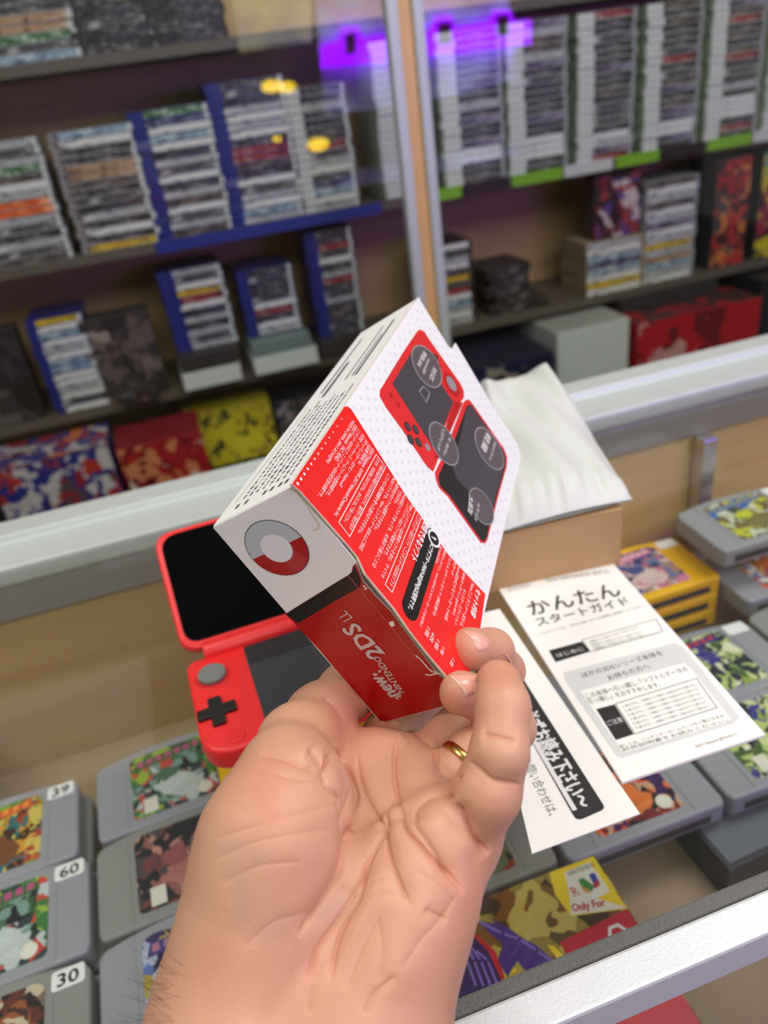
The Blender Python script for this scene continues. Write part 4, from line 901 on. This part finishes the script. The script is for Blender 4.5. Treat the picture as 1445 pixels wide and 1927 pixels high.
plainbox('game_box', 'tall black box with yellow and teal picture, right edge of the lower right shelf', 'game box', xat(1420, 2), SY+.01, z2_, .14, .12, .27, dkb, None, 0, art('teal_yellow_art', [(26, 26, 30), (150, 40, 60), (30, 34, 40), (200, 180, 40), (40, 140, 150), (30, 28, 34)], 10, .4, 5))
# base shelf: big boxes
zb_ = Zs[3]
def atb(px, py, y): return ony((px, py), y)
plainbox('console_carton', 'red and blue carton with busy artwork at the left of the base shelf', 'carton', -.44, 1.60, zb_, .245, .14, .20, mat('blue_carton_side', (36, 44, 110), .5), art('busy_red_blue_art', [(150, 50, 44), (60, 60, 130), (190, 180, 180), (90, 40, 50), (200, 110, 60)], 14, .4, 2), .0, art('busy_red_blue_front', [(180, 60, 44), (44, 48, 130), (200, 190, 190), (44, 48, 130), (150, 40, 40), (90, 70, 80)], 14, .4, 9))
plainbox('console_carton', 'red carton with orange artwork beside the red and blue one', 'carton', -.185, 1.61, zb_, .185, .14, .18, mat('red_carton', (160, 28, 34), .5), mat('dark_red_carton_top', (128, 24, 30), .5), 0, art('red_orange_art', [(160, 28, 34), (170, 34, 36), (210, 130, 90), (120, 24, 30), (220, 200, 180)], 13, .4, 7))
plainbox('yellow_box', 'flat yellow box with dark lettering behind the red carton', 'box', -.03, 1.80, zb_, .21, .12, .150, mat('yellow_card', (222, 200, 44), .5), mat('yellow_card', (222, 200, 44)), 0, art('yellow_print', [(226, 206, 50), (226, 206, 50), (90, 80, 40), (226, 206, 50)], 26, .4, 2))
plainbox('game_box', 'grey mixed artwork box right of the yellow box', 'game box', .19, 1.80, zb_, .20, .12, .13, dkb, dkb, 0, art('grey_mix_art', [(70, 66, 64), (120, 110, 100), (50, 50, 80), (160, 150, 150), (110, 60, 50)], 20, .4, 5))
plainbox('console_carton', 'navy and black console carton right of the post on the base shelf', 'carton', .60, 1.60, zb_, .26, .28, .175, mat('navy_carton', (30, 34, 66), .4), mat('black_carton_top', (34, 36, 44), .4), 0, art('navy_art', [(30, 34, 66), (40, 48, 96), (26, 28, 40), (150, 140, 120), (30, 34, 66)], 8, .4, 3))
plainbox('console_carton', 'plain white console carton between the navy and red ones', 'carton', .885, 1.63, zb_, .20, .30, .205, whb, mat('grey_carton_top', (164, 162, 156), .5), 0, None)
plainbox('console_carton', 'wide red console carton on the right of the base shelf', 'carton', 1.105, 1.62, zb_, .36, .30, .185, mat('bright_red_carton', (176, 26, 30), .4), art('red_dark_top', [(130, 24, 28), (60, 44, 44), (150, 30, 34), (50, 46, 44)], 5, .4, 3), -.02, art('red_front_art', [(180, 26, 30), (180, 26, 30), (110, 20, 26), (200, 150, 140)], 7, .4, 6))
plainbox('console_carton', 'black carton lying on top of the wide red one', 'carton', 1.12, 1.72, zb_+.186, .30, .18, .035, dkb, None, .05, None)
plainbox('console_carton', 'black console carton at the right end of the base shelf', 'carton', 1.50, 1.66, zb_, .30, .28, .21, mat('black_carton', (28, 28, 36), .4), None, 0, None)

# ================================================================== THINGS BEHIND THE CAMERA THAT THE DOORS REFLECT
# purple lit sign, blue screen and small yellow lamps on the opposite wall
MY = PY*2                                        # mirror plane at the door glass
def mir(px, py, vy): q = ony((px, py), vy); return V((q.x, MY-q.y, q.z))
sg = mir(700, 80, 4.1)
sign = thing('purple_sign', 'purple lit sign with battlement outline, reflected in the glass doors', 'sign', (1.5, MY-4.1, CAMZ))
pm = emis('purple_glow', (150, 0, 255), 22.0); dim = mat('dark_sign_gap', (60, 62, 74), .6)
Yv_ = MY-4.1
mb = MB()
def sgn(pts, m_, dy=0):
    q = []
    for p_ in pts:
        a = ony(p_, 4.1); q.append(V((a.x, MY-a.y+dy, a.z)))
    mb2 = MB(); mb2.prism(q, (0, -.02, 0)); return mb2.mesh(tri=True)
part('sign_body', sgn([(604, 128), (606, 82), (640, 78), (644, 52), (674, 48), (682, 72), (712, 66), (735, 64), (790, 60), (815, 55), (820, 30), (850, 26), (856, 50), (925, 40), (930, 20), (962, 18), (968, 40), (1000, 36), (1000, 84), (850, 100), (712, 118)], None), pm, sign, local=False)
for hq in (((650, 102), (650, 64), (668, 62), (668, 100)), ((826, 84), (824, 44), (846, 42), (848, 82)), ((936, 68), (934, 30), (954, 28), (956, 66))):
    part('dark_window', sgn(hq, None, .012), dim, sign, local=False)
sc_m = bpy.data.materials.new('blue_screen_glow'); sc_m.use_nodes = True; nt = sc_m.node_tree; b = nt.nodes['Principled BSDF']
nz_ = nt.nodes.new('ShaderNodeTexNoise'); nz_.inputs['Scale'].default_value = 6; nz_.inputs['Detail'].default_value = 4; cr = nt.nodes.new('ShaderNodeValToRGB')
cr.color_ramp.elements[0].position = .4; cr.color_ramp.elements[0].color = (.02, .03, .25, 1); cr.color_ramp.elements[1].position = .65; cr.color_ramp.elements[1].color = (.35, .5, 1, 1)
tc_ = nt.nodes.new('ShaderNodeTexCoord'); nt.links.new(tc_.outputs['Object'], nz_.inputs['Vector']); nt.links.new(nz_.outputs['Fac'], cr.inputs['Fac']); nt.links.new(cr.outputs['Color'], b.inputs['Emission Color']); b.inputs['Emission Strength'].default_value = 3.5
tv = thing('wall_screen', 'blue lit wall screen behind the purple sign, reflected in the glass doors', 'screen', (1.4, Yv_-.1, CAMZ))
part('screen', sgn([(616, 215), (596, -60), (960, -90), (985, 150), (860, 180), (715, 205)], None, -.06), sc_m, tv, local=False)
ps_m = sc_m.copy(); ps_m.name = 'pale_poster_glow'; e_ = [x for x in ps_m.node_tree.nodes if x.type == 'VALTORGB'][0].color_ramp.elements
e_[0].color = (.22, .24, .30, 1); e_[1].color = (.75, .72, .22, 1); ps_m.node_tree.nodes['Principled BSDF'].inputs['Emission Strength'].default_value = 3.0
lp = thing('lit_poster', 'pale yellow lit poster beside the blue screen, reflected in the glass doors', 'poster', (.7, Yv_-.1, CAMZ))
part('poster_face', sgn([(432, -60), (590, -85), (592, 78), (455, 98)], None, -.06), ps_m, lp, local=False)
for i, (px_, py_, r_) in enumerate(((512, 162, 14), (541, 164, 12), (600, 272, 15), (522, 262, 6))):
    q = mir(px_, py_, 3.6); l_ = thing('yellow_lamp', ('left one of the two yellow lamps side by side in the reflection', 'right one of the two yellow lamps side by side in the reflection', 'lower wide yellow lamp in the reflection', 'smallest yellow lamp in the reflection')[i], 'lamp', q, 'yellow lamps reflected in the doors')
    mb = MB(); n = 16; rr_ = r_/F*3.7; mb.prism([V((q.x+rr_*1.2*math.cos(2*math.pi*k/n), q.y, q.z+rr_*.7*math.sin(2*math.pi*k/n))) for k in range(n)], (0, -.03, 0)); part('lit_face', mb.mesh(bev=.003), emis('yellow_glow', (255, 214, 0), 16 if r_ > 8 else 6), l_, local=False)
    mb = MB(); mb.box((q.x-.004, q.y-.10, q.z-.004), (q.x+.004, q.y-.031, q.z+.004)); part('lamp_arm', mb.mesh(), dkb, l_, local=False)
sbox('wall_front', (-3.2, -2.6, 0), (4.2, -2.5, 3.0), mat('front_wall_paint', (120, 118, 116), .8))

# ================================================================== THE HAND
import openvdb as vdb
VX = .0009
lo = np.array([-.115, .025, .150]); hi = np.array([.075, .205, .375])
N = np.ceil((hi-lo)/VX).astype(int)
gx_ = (lo[0]+VX*np.arange(N[0])).astype(np.float32); gy_ = (lo[1]+VX*np.arange(N[1])).astype(np.float32); gz_ = (lo[2]+VX*np.arange(N[2])).astype(np.float32)
BIG = .03
def blank(): return np.full(N, BIG, np.float32)
def cone(A, a, b, ra, rb, k, flat=None):
    """blend a tapered limb segment into field A with smoothness k"""
    m = max(ra, rb)+.022
    mn = np.minimum(a, b)-m; mx = np.maximum(a, b)+m
    i0 = np.clip(((mn-lo)/VX).astype(int), 0, N-1); i1 = np.clip(((mx-lo)/VX).astype(int)+1, 1, N)
    if np.any(i1 <= i0): return
    X = gx_[i0[0]:i1[0], None, None]-a[0]; Y = gy_[None, i0[1]:i1[1], None]-a[1]; Z = gz_[None, None, i0[2]:i1[2]]-a[2]
    ba = b-a; L2 = float(ba@ba)+1e-12
    t = np.clip((X*ba[0]+Y*ba[1]+Z*ba[2])/L2, 0, 1)
    dx = X-t*ba[0]; dy = Y-t*ba[1]; dz = Z-t*ba[2]
    if flat is None: d = np.sqrt(dx*dx+dy*dy+dz*dz)-(ra+(rb-ra)*t)
    else:
        n, s_ = flat; dn = dx*n[0]+dy*n[1]+dz*n[2]
        d = np.sqrt(np.maximum(dx*dx+dy*dy+dz*dz+dn*dn*(s_*s_-1), 0))-(ra+(rb-ra)*t)
    S = A[i0[0]:i1[0], i0[1]:i1[1], i0[2]:i1[2]]
    h = np.clip(.5+.5*(S-d)/k, 0, 1)
    S[...] = S*(1-h)+d*h-k*h*(1-h)
def smin(A, B, k):
    h = np.clip(.5+.5*(A-B)/k, 0, 1); return A*(1-h)+B*h-k*h*(1-h)
def chain(A, pts, k):
    for p, q in zip(pts, pts[1:]): cone(A, pd(*p[:3]), pd(*q[:3]), p[3], q[3], k)
palm = blank()
K = .012
# forearm and wrist
for pts in (
    [(455, 2300, .200, .027), (452, 2050, .210, .0265), (470, 1880, .219, .0240), (505, 1700, .2235, .0215), (520, 1580, .2250, .0195), (556, 1490, .2320, .0155)],
    [(620, 2300, .200, .025), (610, 2050, .214, .0240), (610, 1880, .224, .0190), (640, 1700, .2370, .0160), (680, 1580, .2500, .0140), (690, 1500, .2640, .0120)],
    [(640, 2200, .208, .024), (662, 1960, .214, .0235), (700, 1840, .2200, .0203), (762, 1710, .2240, .0172), (802, 1620, .2290, .0142), (842, 1575, .2330, .0120)],
    [(700, 1700, .2390, .0140), (755, 1580, .2500, .0125), (775, 1500, .2640, .0115)],
    [(640, 1500, .2640, .0115), (700, 1450, .2800, .0115), (760, 1465, .2780, .0110), (812, 1520, .2600, .0106), (858, 1560, .2420, .0112)]):
    chain(palm, pts, K)
def finger(pts, k=.0045):
    f = blank(); chain(f, pts, k); return f
thumb = finger([(518, 1530, .2270, .0160), (540, 1450, .2420, .0132), (560, 1400, .2620, .0128), (602, 1350, .2880, .0119), (656, 1298, .3110, .0108), (698, 1262, .3260, .0100), (740, 1228, .3400, .0088)], .006)
index_ = finger([(690, 1450, .2780, .0110), (730, 1385, .3080, .0098), (770, 1330, .3250, .0090), (850, 1290, .3400, .0082)])
middle = finger([(765, 1460, .2790, .0102), (850, 1385, .2930, .0090), (948, 1262, .3150, .0080), (925, 1224, .3000, .0080), (884, 1221, .2900, .0083)])
ring_ = finger([(805, 1508, .2620, .0100), (892, 1424, .2700, .0092), (962, 1370, .2860, .0085), (925, 1318, .2740, .0079), (868, 1304, .2690, .0079)])
pinky = finger([(876, 1565, .2330, .0108), (917, 1490, .2260, .0094), (940, 1415, .2250, .0080), (946, 1330, .2320, .0077), (938, 1285, .2400, .0073)])
hand_f = palm
for f, k in ((thumb, .007), (index_, .006), (middle, .0055), (ring_, .0055), (pinky, .006)):
    hand_f = smin(hand_f, f, k) if f is not thumb else smin(hand_f, f, k)
# avoid webbing between neighbouring fingers: recompute as min of pairwise unions
hand_f = palm.copy(); parts_ = [smin(palm, f, k) for f, k in ((thumb, .008), (index_, .006), (middle, .005), (ring_, .005), (pinky, .006))]
hand_f = parts_[0]
for q in parts_[1:]: hand_f = smin(hand_f, q, .0012)
# the flesh presses flat against the box
XX, YY, ZZ = np.meshgrid(gx_-bo[0], gy_-bo[1], gz_-bo[2], indexing='ij')
g = .0003
def slab(e, l0, l1):
    c = XX*e[0]+YY*e[1]+ZZ*e[2]; return np.abs(c-(l0+l1)/2)-(l1-l0)/2
box_d = np.maximum(np.maximum(slab(eA, -.0026, BA+g), slab(eB, -.0012, BB+g)), slab(eC, -.0005, BC+g)).astype(np.float32)
hand_f = np.maximum(hand_f, -box_d)
del XX, YY, ZZ
grid = vdb.FloatGrid(BIG); grid.copyFromArray(hand_f.astype(np.float32)); 
pts_, tris_, quads_ = grid.convertToPolygons(isovalue=0.0, adaptivity=0.0)
pc = pts_*VX+lo                                   # camera frame
pw = (pc @ MC)+np.array(CAM)
me = bpy.data.meshes.new('hand'); me.from_pydata([tuple(p) for p in pw], [], [tuple(int(i) for i in q)[::-1] for q in quads_]+[tuple(int(i) for i in q)[::-1] for q in tris_]); me.update()
bm = bmesh.new(); bm.from_mesh(me)
bmesh.ops.recalc_face_normals(bm, faces=bm.faces)
for _ in range(2): bmesh.ops.smooth_vert(bm, verts=bm.verts, factor=.5, use_axis_x=True, use_axis_y=True, use_axis_z=True)
bm.to_mesh(me); bm.free()
# one subdivision for the creases
tmp = bpy.data.objects.new('tmp', me); COL.objects.link(tmp); sm = tmp.modifiers.new('s', 'SUBSURF'); sm.levels = 1; sm.render_levels = 1
dg = bpy.context.evaluated_depsgraph_get(); me2 = bpy.data.meshes.new_from_object(tmp.evaluated_get(dg), depsgraph=dg); bpy.data.objects.remove(tmp)
nv = len(me2.vertices); co = np.empty(nv*3); me2.vertices.foreach_get('co', co); co = co.reshape(-1, 3); no = np.empty(nv*3); me2.vertices.foreach_get('normal', no); no = no.reshape(-1, 3)
rel = (co-np.array(CAM)) @ MC.T; ncam = no @ MC.T
u = CX+F*rel[:, 0]/rel[:, 2]; v = CY+F*rel[:, 1]/rel[:, 2]
facing = -(ncam*rel).sum(1)/np.linalg.norm(rel, axis=1)
# only the surface that is nearest to the eye at that spot (skip hidden back faces)
front = facing > .02
def poly_d(pts):
    best = np.full(nv, 1e9); tt = np.zeros(nv); tot = 0; segs = []
    for a, b in zip(pts, pts[1:]): segs.append((np.array(a, float), np.array(b, float)))
    Lt = sum(np.linalg.norm(b-a) for a, b in segs); acc = 0
    for a, b in segs:
        d = b-a; L2 = d@d; t = np.clip(((u-a[0])*d[0]+(v-a[1])*d[1])/L2, 0, 1); dd = np.hypot(u-a[0]-t*d[0], v-a[1]-t*d[1])
        m = dd < best; best[m] = dd[m]; tt[m] = (acc+t[m]*math.sqrt(L2))/Lt; acc += math.sqrt(L2)
    return best, tt
def cat(pts, n=6):
    """smooth curve through points"""
    P_ = [np.array(p, float) for p in pts]; P_ = [2*P_[0]-P_[1]]+P_+[2*P_[-1]-P_[-2]]; out = []
    for i in range(1, len(P_)-2):
        for k in range(n):
            t = k/n; a, b, c, d = P_[i-1:i+3]
            out.append(.5*((2*b)+(-a+c)*t+(2*a-5*b+4*c-d)*t*t+(-a+3*b-3*c+d)*t**3))
    out.append(P_[-2]); return out
zh = lambda x, y: (400+x/2.258, 1160+y/2.258)
disp = np.zeros(nv); redn = np.zeros(nv)
def crease(pts, depth, w, fade=True, drange=None):
    global disp
    d, t = poly_d(cat(pts)); env = np.clip(np.minimum(t, 1-t)/.12, 0, 1) if fade else 1
    m = front if drange is None else front & (rel[:, 2] > drange[0]) & (rel[:, 2] < drange[1])
    depth = depth*1.75
    disp -= np.where(m, (depth*.42*np.exp(-(d/(w*.6))**2)+depth*.36*np.exp(-(d/(w*2.8))**2))*env, 0)
    redn[:] += np.where(m, .35*np.exp(-(d/(w*.8))**2)*env*min(1, depth/.0012), 0)
H = lambda *a: [zh(*p) for p in a]
crease(H((500, 570), (560, 600), (612, 700), (615, 820), (590, 960), (545, 1110), (470, 1230), (360, 1360)), .0026, 7)
crease(H((790, 490), (770, 620), (785, 760), (820, 890), (900, 985), (1000, 1080), (1070, 1180)), .0019, 6)
crease(H((610, 560), (640, 700), (700, 840), (735, 980), (790, 1120), (845, 1240)), .0016, 6)
crease(H((770, 740), (705, 870), (660, 1000), (620, 1180), (560, 1300), (520, 1420), (500, 1560)), .0018, 6)
crease(H((655, 1010), (630, 1110), (540, 1280), (440, 1430), (410, 1560)), .0013, 6)
crease(H((400, 560), (440, 590), (475, 640), (500, 590), (515, 560)), .0020, 6)
crease(H((470, 650), (490, 720), (550, 770), (540, 830)), .0012, 6)
crease(H((530, 560), (580, 640), (590, 760), (560, 900)), .0009, 5)
crease(H((200, 585), (290, 600), (390, 640), (450, 640)), .0009, 5)
crease(H((1030, 790), (1060, 850), (1110, 940), (1180, 1010)), .0024, 6)
crease(H((870, 880), (862, 810), (930, 755), (1030, 765)), .0016, 7)
crease(H((800, 500), (880, 500), (940, 550), (965, 635), (1060, 690)), .0022, 7)
crease(H((845, 860), (900, 940), (960, 1020), (1010, 1110)), .0009, 6)
crease(H((1085, 610), (1130, 650), (1200, 700), (1310, 715)), .0013, 6, drange=(.15, .245))
crease(H((1140, 500), (1200, 505), (1300, 530)), .0008, 6, drange=(.15, .245))
crease(H((900, 1240), (930, 1260), (1000, 1290)), .0005, 6)
for pts, dp in ((((0, 950), (160, 900), (330, 850), (520, 800)), .0004), (((0, 1040), (180, 960), (380, 920), (540, 900)), .0004), (((30, 1140), (200, 1060), (380, 1040)), .00035),
    (((180, 640), (330, 690), (480, 700)), .0004), (((120, 1420), (260, 1300), (420, 1260)), .0004), (((640, 1150), (700, 1110), (790, 1120)), .0004), (((640, 1200), (720, 1180), (840, 1190)), .0003),
    (((560, 1600), (600, 1500), (640, 1400), (700, 1290)), .0008), (((700, 1560), (720, 1420), (700, 1260)), .0006), (((800, 1500), (880, 1380), (960, 1300), (1040, 1180)), .0005), (((400, 1700), (420, 1560), (500, 1440)), .0006), (((640, 1700), (690, 1600), (780, 1520)), .0008),
    (((860, 1080), (960, 1140), (1040, 1230)), .0004), (((560, 640), (580, 540), (590, 470)), .0004), (((470, 340), (520, 380), (560, 440)), .0008), (((330, 440), (400, 470), (470, 480)), .0005)):
    crease(H(*pts), dp*.6, 4.5)
# soft mounds and hollows
def mound(p, r, h, rx=1.0):
    global disp
    q = zh(*p); d = np.hypot((u-q[0])/rx, v-q[1])/r; disp += np.where(front, h*np.exp(-d*d), 0)
mound((950, 880), 38, .0022); mound((1080, 960), 26, .0014); mound((880, 650), 40, .0016); mound((700, 700), 36, .0008); mound((300, 900), 90, .0010); mound((760, 1500), 60, .0012); mound((420, 560), 26, .0010)
mound((740, 820), 60, -.0016); mound((600, 900), 40, -.0012); mound((700, 1000), 34, -.0014); mound((560, 1180), 24, -.0008)
disp = np.maximum(disp, -.0048)*np.clip((facing-.08)/.35, 0, 1)
co2 = co+no*disp[:, None]; me2.vertices.foreach_set('co', co2.ravel()); me2.update()
# skin tone attributes: redder finger pads and heel, bluish veins
def tint(cx_, cy_, r, a, ry=None, dr=None):
    d = ((u-cx_)/r)**2+((v-cy_)/(ry or r))**2; m = front if dr is None else front & (rel[:, 2] > dr[0]) & (rel[:, 2] < dr[1]); redn[:] += np.where(m, a*np.exp(-d), 0)
for a_ in ((860, 1222, 36, .8), (850, 1312, 34, .75), (940, 1265, 40, .75), (940, 1350, 40, .4), (640, 1370, 50, .35), (500, 1500, 70, .45), (560, 1570, 60, .25), (880, 1620, 60, .5), (850, 1700, 60, .4), (560, 1850, 90, .35), (380, 1830, 70, .3), (470, 1440, 50, .4), (930, 1500, 40, .3), (760, 1800, 80, .3), (600, 1640, 60, .2), (690, 1350, 60, .5), (800, 1390, 40, .5)): tint(*a_)
vein = np.zeros(nv)
for a_ in (((560, 1180), (520, 1240), (470, 1300)), ((60, 1010), (120, 1120), (130, 1220), (110, 1360)), ((10, 1000), (100, 980), (260, 1040)), ((560, 640), (600, 720), (630, 800)), ((330, 1240), (260, 1330), (160, 1380))):
    d, t = poly_d(cat(H(*a_))); vein = np.maximum(vein, np.where(front, np.exp(-(d/18)**2)*np.clip(np.minimum(t, 1-t)/.2, 0, 1), 0))
ca = me2.color_attributes.new('tone', 'FLOAT_COLOR', 'POINT'); arr = np.zeros((nv, 4), np.float32); arr[:, 0] = np.clip(redn, 0, 1); arr[:, 1] = vein; arr[:, 3] = 1; ca.data.foreach_set('color', arr.ravel())
sk = bpy.data.materials.new('skin'); sk.use_nodes = True; nt = sk.node_tree; n = nt.nodes; l = nt.links; b = n['Principled BSDF']
at = n.new('ShaderNodeAttribute'); at.attribute_name = 'tone'; sp_ = n.new('ShaderNodeSeparateColor'); l.new(at.outputs['Color'], sp_.inputs[0])
tc = n.new('ShaderNodeTexCoord'); nz_ = n.new('ShaderNodeTexNoise'); nz_.inputs['Scale'].default_value = 55; nz_.inputs['Detail'].default_value = 5; nz_.inputs['Roughness'].default_value = .6; l.new(tc.outputs['Object'], nz_.inputs['Vector'])
m1 = n.new('ShaderNodeMix'); m1.data_type = 'RGBA'; m1.inputs[6].default_value = lin((211, 164, 134)); m1.inputs[7].default_value = lin((198, 142, 115)); l.new(nz_.outputs['Fac'], m1.inputs[0])
m2 = n.new('ShaderNodeMix'); m2.data_type = 'RGBA'; m2.inputs[7].default_value = lin((200, 108, 84)); l.new(m1.outputs[2], m2.inputs[6])
mm = n.new('ShaderNodeMath'); mm.operation = 'MULTIPLY'; mm.inputs[1].default_value = .5; l.new(sp_.outputs[0], mm.inputs[0]); l.new(mm.outputs[0], m2.inputs[0])
m3 = n.new('ShaderNodeMix'); m3.data_type = 'RGBA'; m3.inputs[7].default_value = lin((160, 138, 136)); l.new(m2.outputs[2], m3.inputs[6])
mv = n.new('ShaderNodeMath'); mv.operation = 'MULTIPLY'; mv.inputs[1].default_value = .2; l.new(sp_.outputs[1], mv.inputs[0]); l.new(mv.outputs[0], m3.inputs[0])
l.new(m3.outputs[2], b.inputs['Base Color'])
b.inputs['Roughness'].default_value = .48; b.inputs['Subsurface Weight'].default_value = .12; b.inputs['Subsurface Radius'].default_value = (1, .35, .2); b.inputs['Subsurface Scale'].default_value = .004
n2 = n.new('ShaderNodeTexNoise'); n2.inputs['Scale'].default_value = 900; n2.inputs['Detail'].default_value = 3; l.new(tc.outputs['Object'], n2.inputs['Vector'])
vo = n.new('ShaderNodeTexVoronoi'); vo.inputs['Scale'].default_value = 650; vo.feature = 'DISTANCE_TO_EDGE'; l.new(tc.outputs['Object'], vo.inputs['Vector'])
ad = n.new('ShaderNodeMath'); ad.operation = 'MULTIPLY_ADD'; ad.inputs[1].default_value = .6; l.new(vo.outputs['Distance'], ad.inputs[0]); l.new(n2.outputs['Fac'], ad.inputs[2])
bp = n.new('ShaderNodeBump'); bp.inputs['Strength'].default_value = .2; bp.inputs['Distance'].default_value = .0004; l.new(ad.outputs[0], bp.inputs['Height']); l.new(bp.outputs['Normal'], b.inputs['Normal'])
wrist = cam2w(pd(560, 1850, .22))
person = thing('person', 'left hand, palm up, holding the red and white box between thumb and fingers', 'person', wrist)
hb = part('hand', me2, sk, person, smooth=True, local=False)
# fingernails: thin plates lying on the fingertips
bvh = BVHTree.FromPolygons([V(c) for c in co2.tolist()], [tuple(p.vertices) for p in me2.polygons])
nail_m = mat('fingernail', (232, 168, 152), .22, var=.03, scale=200, coat=.3); nail_e = mat('fingernail_edge', (242, 220, 196), .4)
zn = lambda x, y: (780+x/6.02, 1130+y/6.02)
def nail(name, ring_pts, tip_pts):
    def hit(p):
        d = dirw(p).normalized(); r = bvh.ray_cast(CAM, d); return (r[0], r[1]) if r[0] is not None else (None, None)
    A_ = cat(ring_pts[0], 5); B_ = cat(ring_pts[1], 5); nA = 12; vs = []; ok = []
    for i in range(nA+1):
        a = A_[int(round(i/nA*(len(A_)-1)))]; b2 = B_[int(round(i/nA*(len(B_)-1)))]
        for j in range(nA+1):
            t = j/nA; p = a*(1-t)+b2*t; h, nn = hit(p)
            if h is None: h = vs[-1] if vs else wrist
            e_ = min(i, nA-i)/nA; f_ = min(j, nA-j)/nA
            vs.append(h+(CAM-h).normalized()*(.00015+.0005*min(1, e_/.2)**.5*min(1, f_/.12)**.5))
    fs = [(i*(nA+1)+j, i*(nA+1)+j+1, (i+1)*(nA+1)+j+1, (i+1)*(nA+1)+j) for i in range(nA) for j in range(nA)]
    m = MB(); m.add(vs, fs); me_ = m.mesh(fix=False)
    me_.materials.append(nail_m); me_.materials.append(nail_e)
    for k, p_ in enumerate(me_.polygons): p_.use_smooth = True; p_.material_index = 1 if (k % nA) < 1 else 0
    o = bpy.data.objects.new(name, me_); COL.objects.link(o); o.parent = person; o.matrix_parent_inverse = person.matrix_world.inverted(); return o
# each nail: free-edge curve and cuticle curve, both running top to bottom
nail('fingernail', ([zn(*p) for p in ((555, 345), (620, 400), (670, 470), (700, 540), (735, 580))], [zn(*p) for p in ((700, 365), (800, 395), (850, 440), (855, 500), (810, 560))]), None)
nail('fingernail', ([zn(*p) for p in ((400, 850), (470, 920), (520, 980), (560, 1040), (580, 1090))], [zn(*p) for p in ((600, 845), (690, 860), (712, 920), (714, 1000), (700, 1050))]), None)
nail('fingernail', ([zn(*p) for p in ((975, 600), (1020, 618), (1060, 660), (1085, 710))], [zn(*p) for p in ((1000, 600), (1050, 622), (1085, 670), (1106, 750))]), None)
# wedding ring
gold = mat('worn_gold', (212, 168, 96), .22, 1.0, var=.08, scale=400)
ra_, rb_ = pd(805, 1508, .2620), pd(892, 1424, .2700)
t_ = .78; cc_ = ra_*(1-t_)+rb_*t_; ax = (rb_-ra_)/np.linalg.norm(rb_-ra_); R0 = .0098; TR = .0012
ax = ax/np.linalg.norm(ax); e1 = np.cross(ax, [0, 0, 1.]); e1 /= np.linalg.norm(e1); e2 = np.cross(ax, e1)
vs = []; fs = []; n1_, n2_ = 64, 14
for i in range(n1_):
    a = 2*math.pi*i/n1_; rr_ = e1*math.cos(a)+e2*math.sin(a)
    for j in range(n2_):
        bb = 2*math.pi*j/n2_; q = cc_+rr_*(R0+TR*.7*math.cos(bb))+ax*(TR*1.5*math.sin(bb)); vs.append(cam2w(q))
for i in range(n1_):
    for j in range(n2_): fs.append((i*n2_+j, ((i+1) % n1_)*n2_+j, ((i+1) % n1_)*n2_+(j+1) % n2_, i*n2_+(j+1) % n2_))
m = MB(); m.add(vs, fs); wr = link('wedding_ring', m.mesh(), gold, smooth=True); tag(wr, 'plain gold ring worn on the ring finger of the hand', 'ring')

# a few dark hairs on the outer edge of the wrist
rh = random.Random(4); m = MB()
for k in range(90):
    bx_, by_ = rh.uniform(238, 350), rh.uniform(1800, 1990)
    r = bvh.ray_cast(CAM, dirw((bx_, by_)).normalized())
    if r[0] is None: continue
    p0 = r[0]; nn = r[1] if r[1].dot(CAM-p0) > 0 else -r[1]; side = V(MC.T @ np.array([-1, rh.uniform(-.9, .3), 0]))
    L_ = rh.uniform(.005, .011); cv = V(MC.T @ np.array([rh.uniform(-.3, .3), -1, 0]))
    pts = [p0+nn*(.0003+.0012*t*(1.2-t))*1+side*L_*t+cv*L_*.35*t*t for t in (0, .33, .66, 1)]
    ws = (.00006, .00005, .00004, .00001)
    vs = []; fs = []
    for p_, w_ in zip(pts, ws):
        for a in range(3): vs.append(p_+V(MC.T @ np.array([math.cos(a*2.1)*w_, math.sin(a*2.1)*w_, 0])))
    for i in range(3):
        for a in range(3): fs.append((i*3+a, i*3+(a+1) % 3, i*3+3+(a+1) % 3, i*3+3+a))
    m.add(vs, fs)
hr = part('arm_hair', m.mesh(fix=False), mat('dark_arm_hair', (60, 44, 34), .6), person, local=False); hr['kind'] = 'stuff'; hr['label'] = 'sparse dark arm hair'
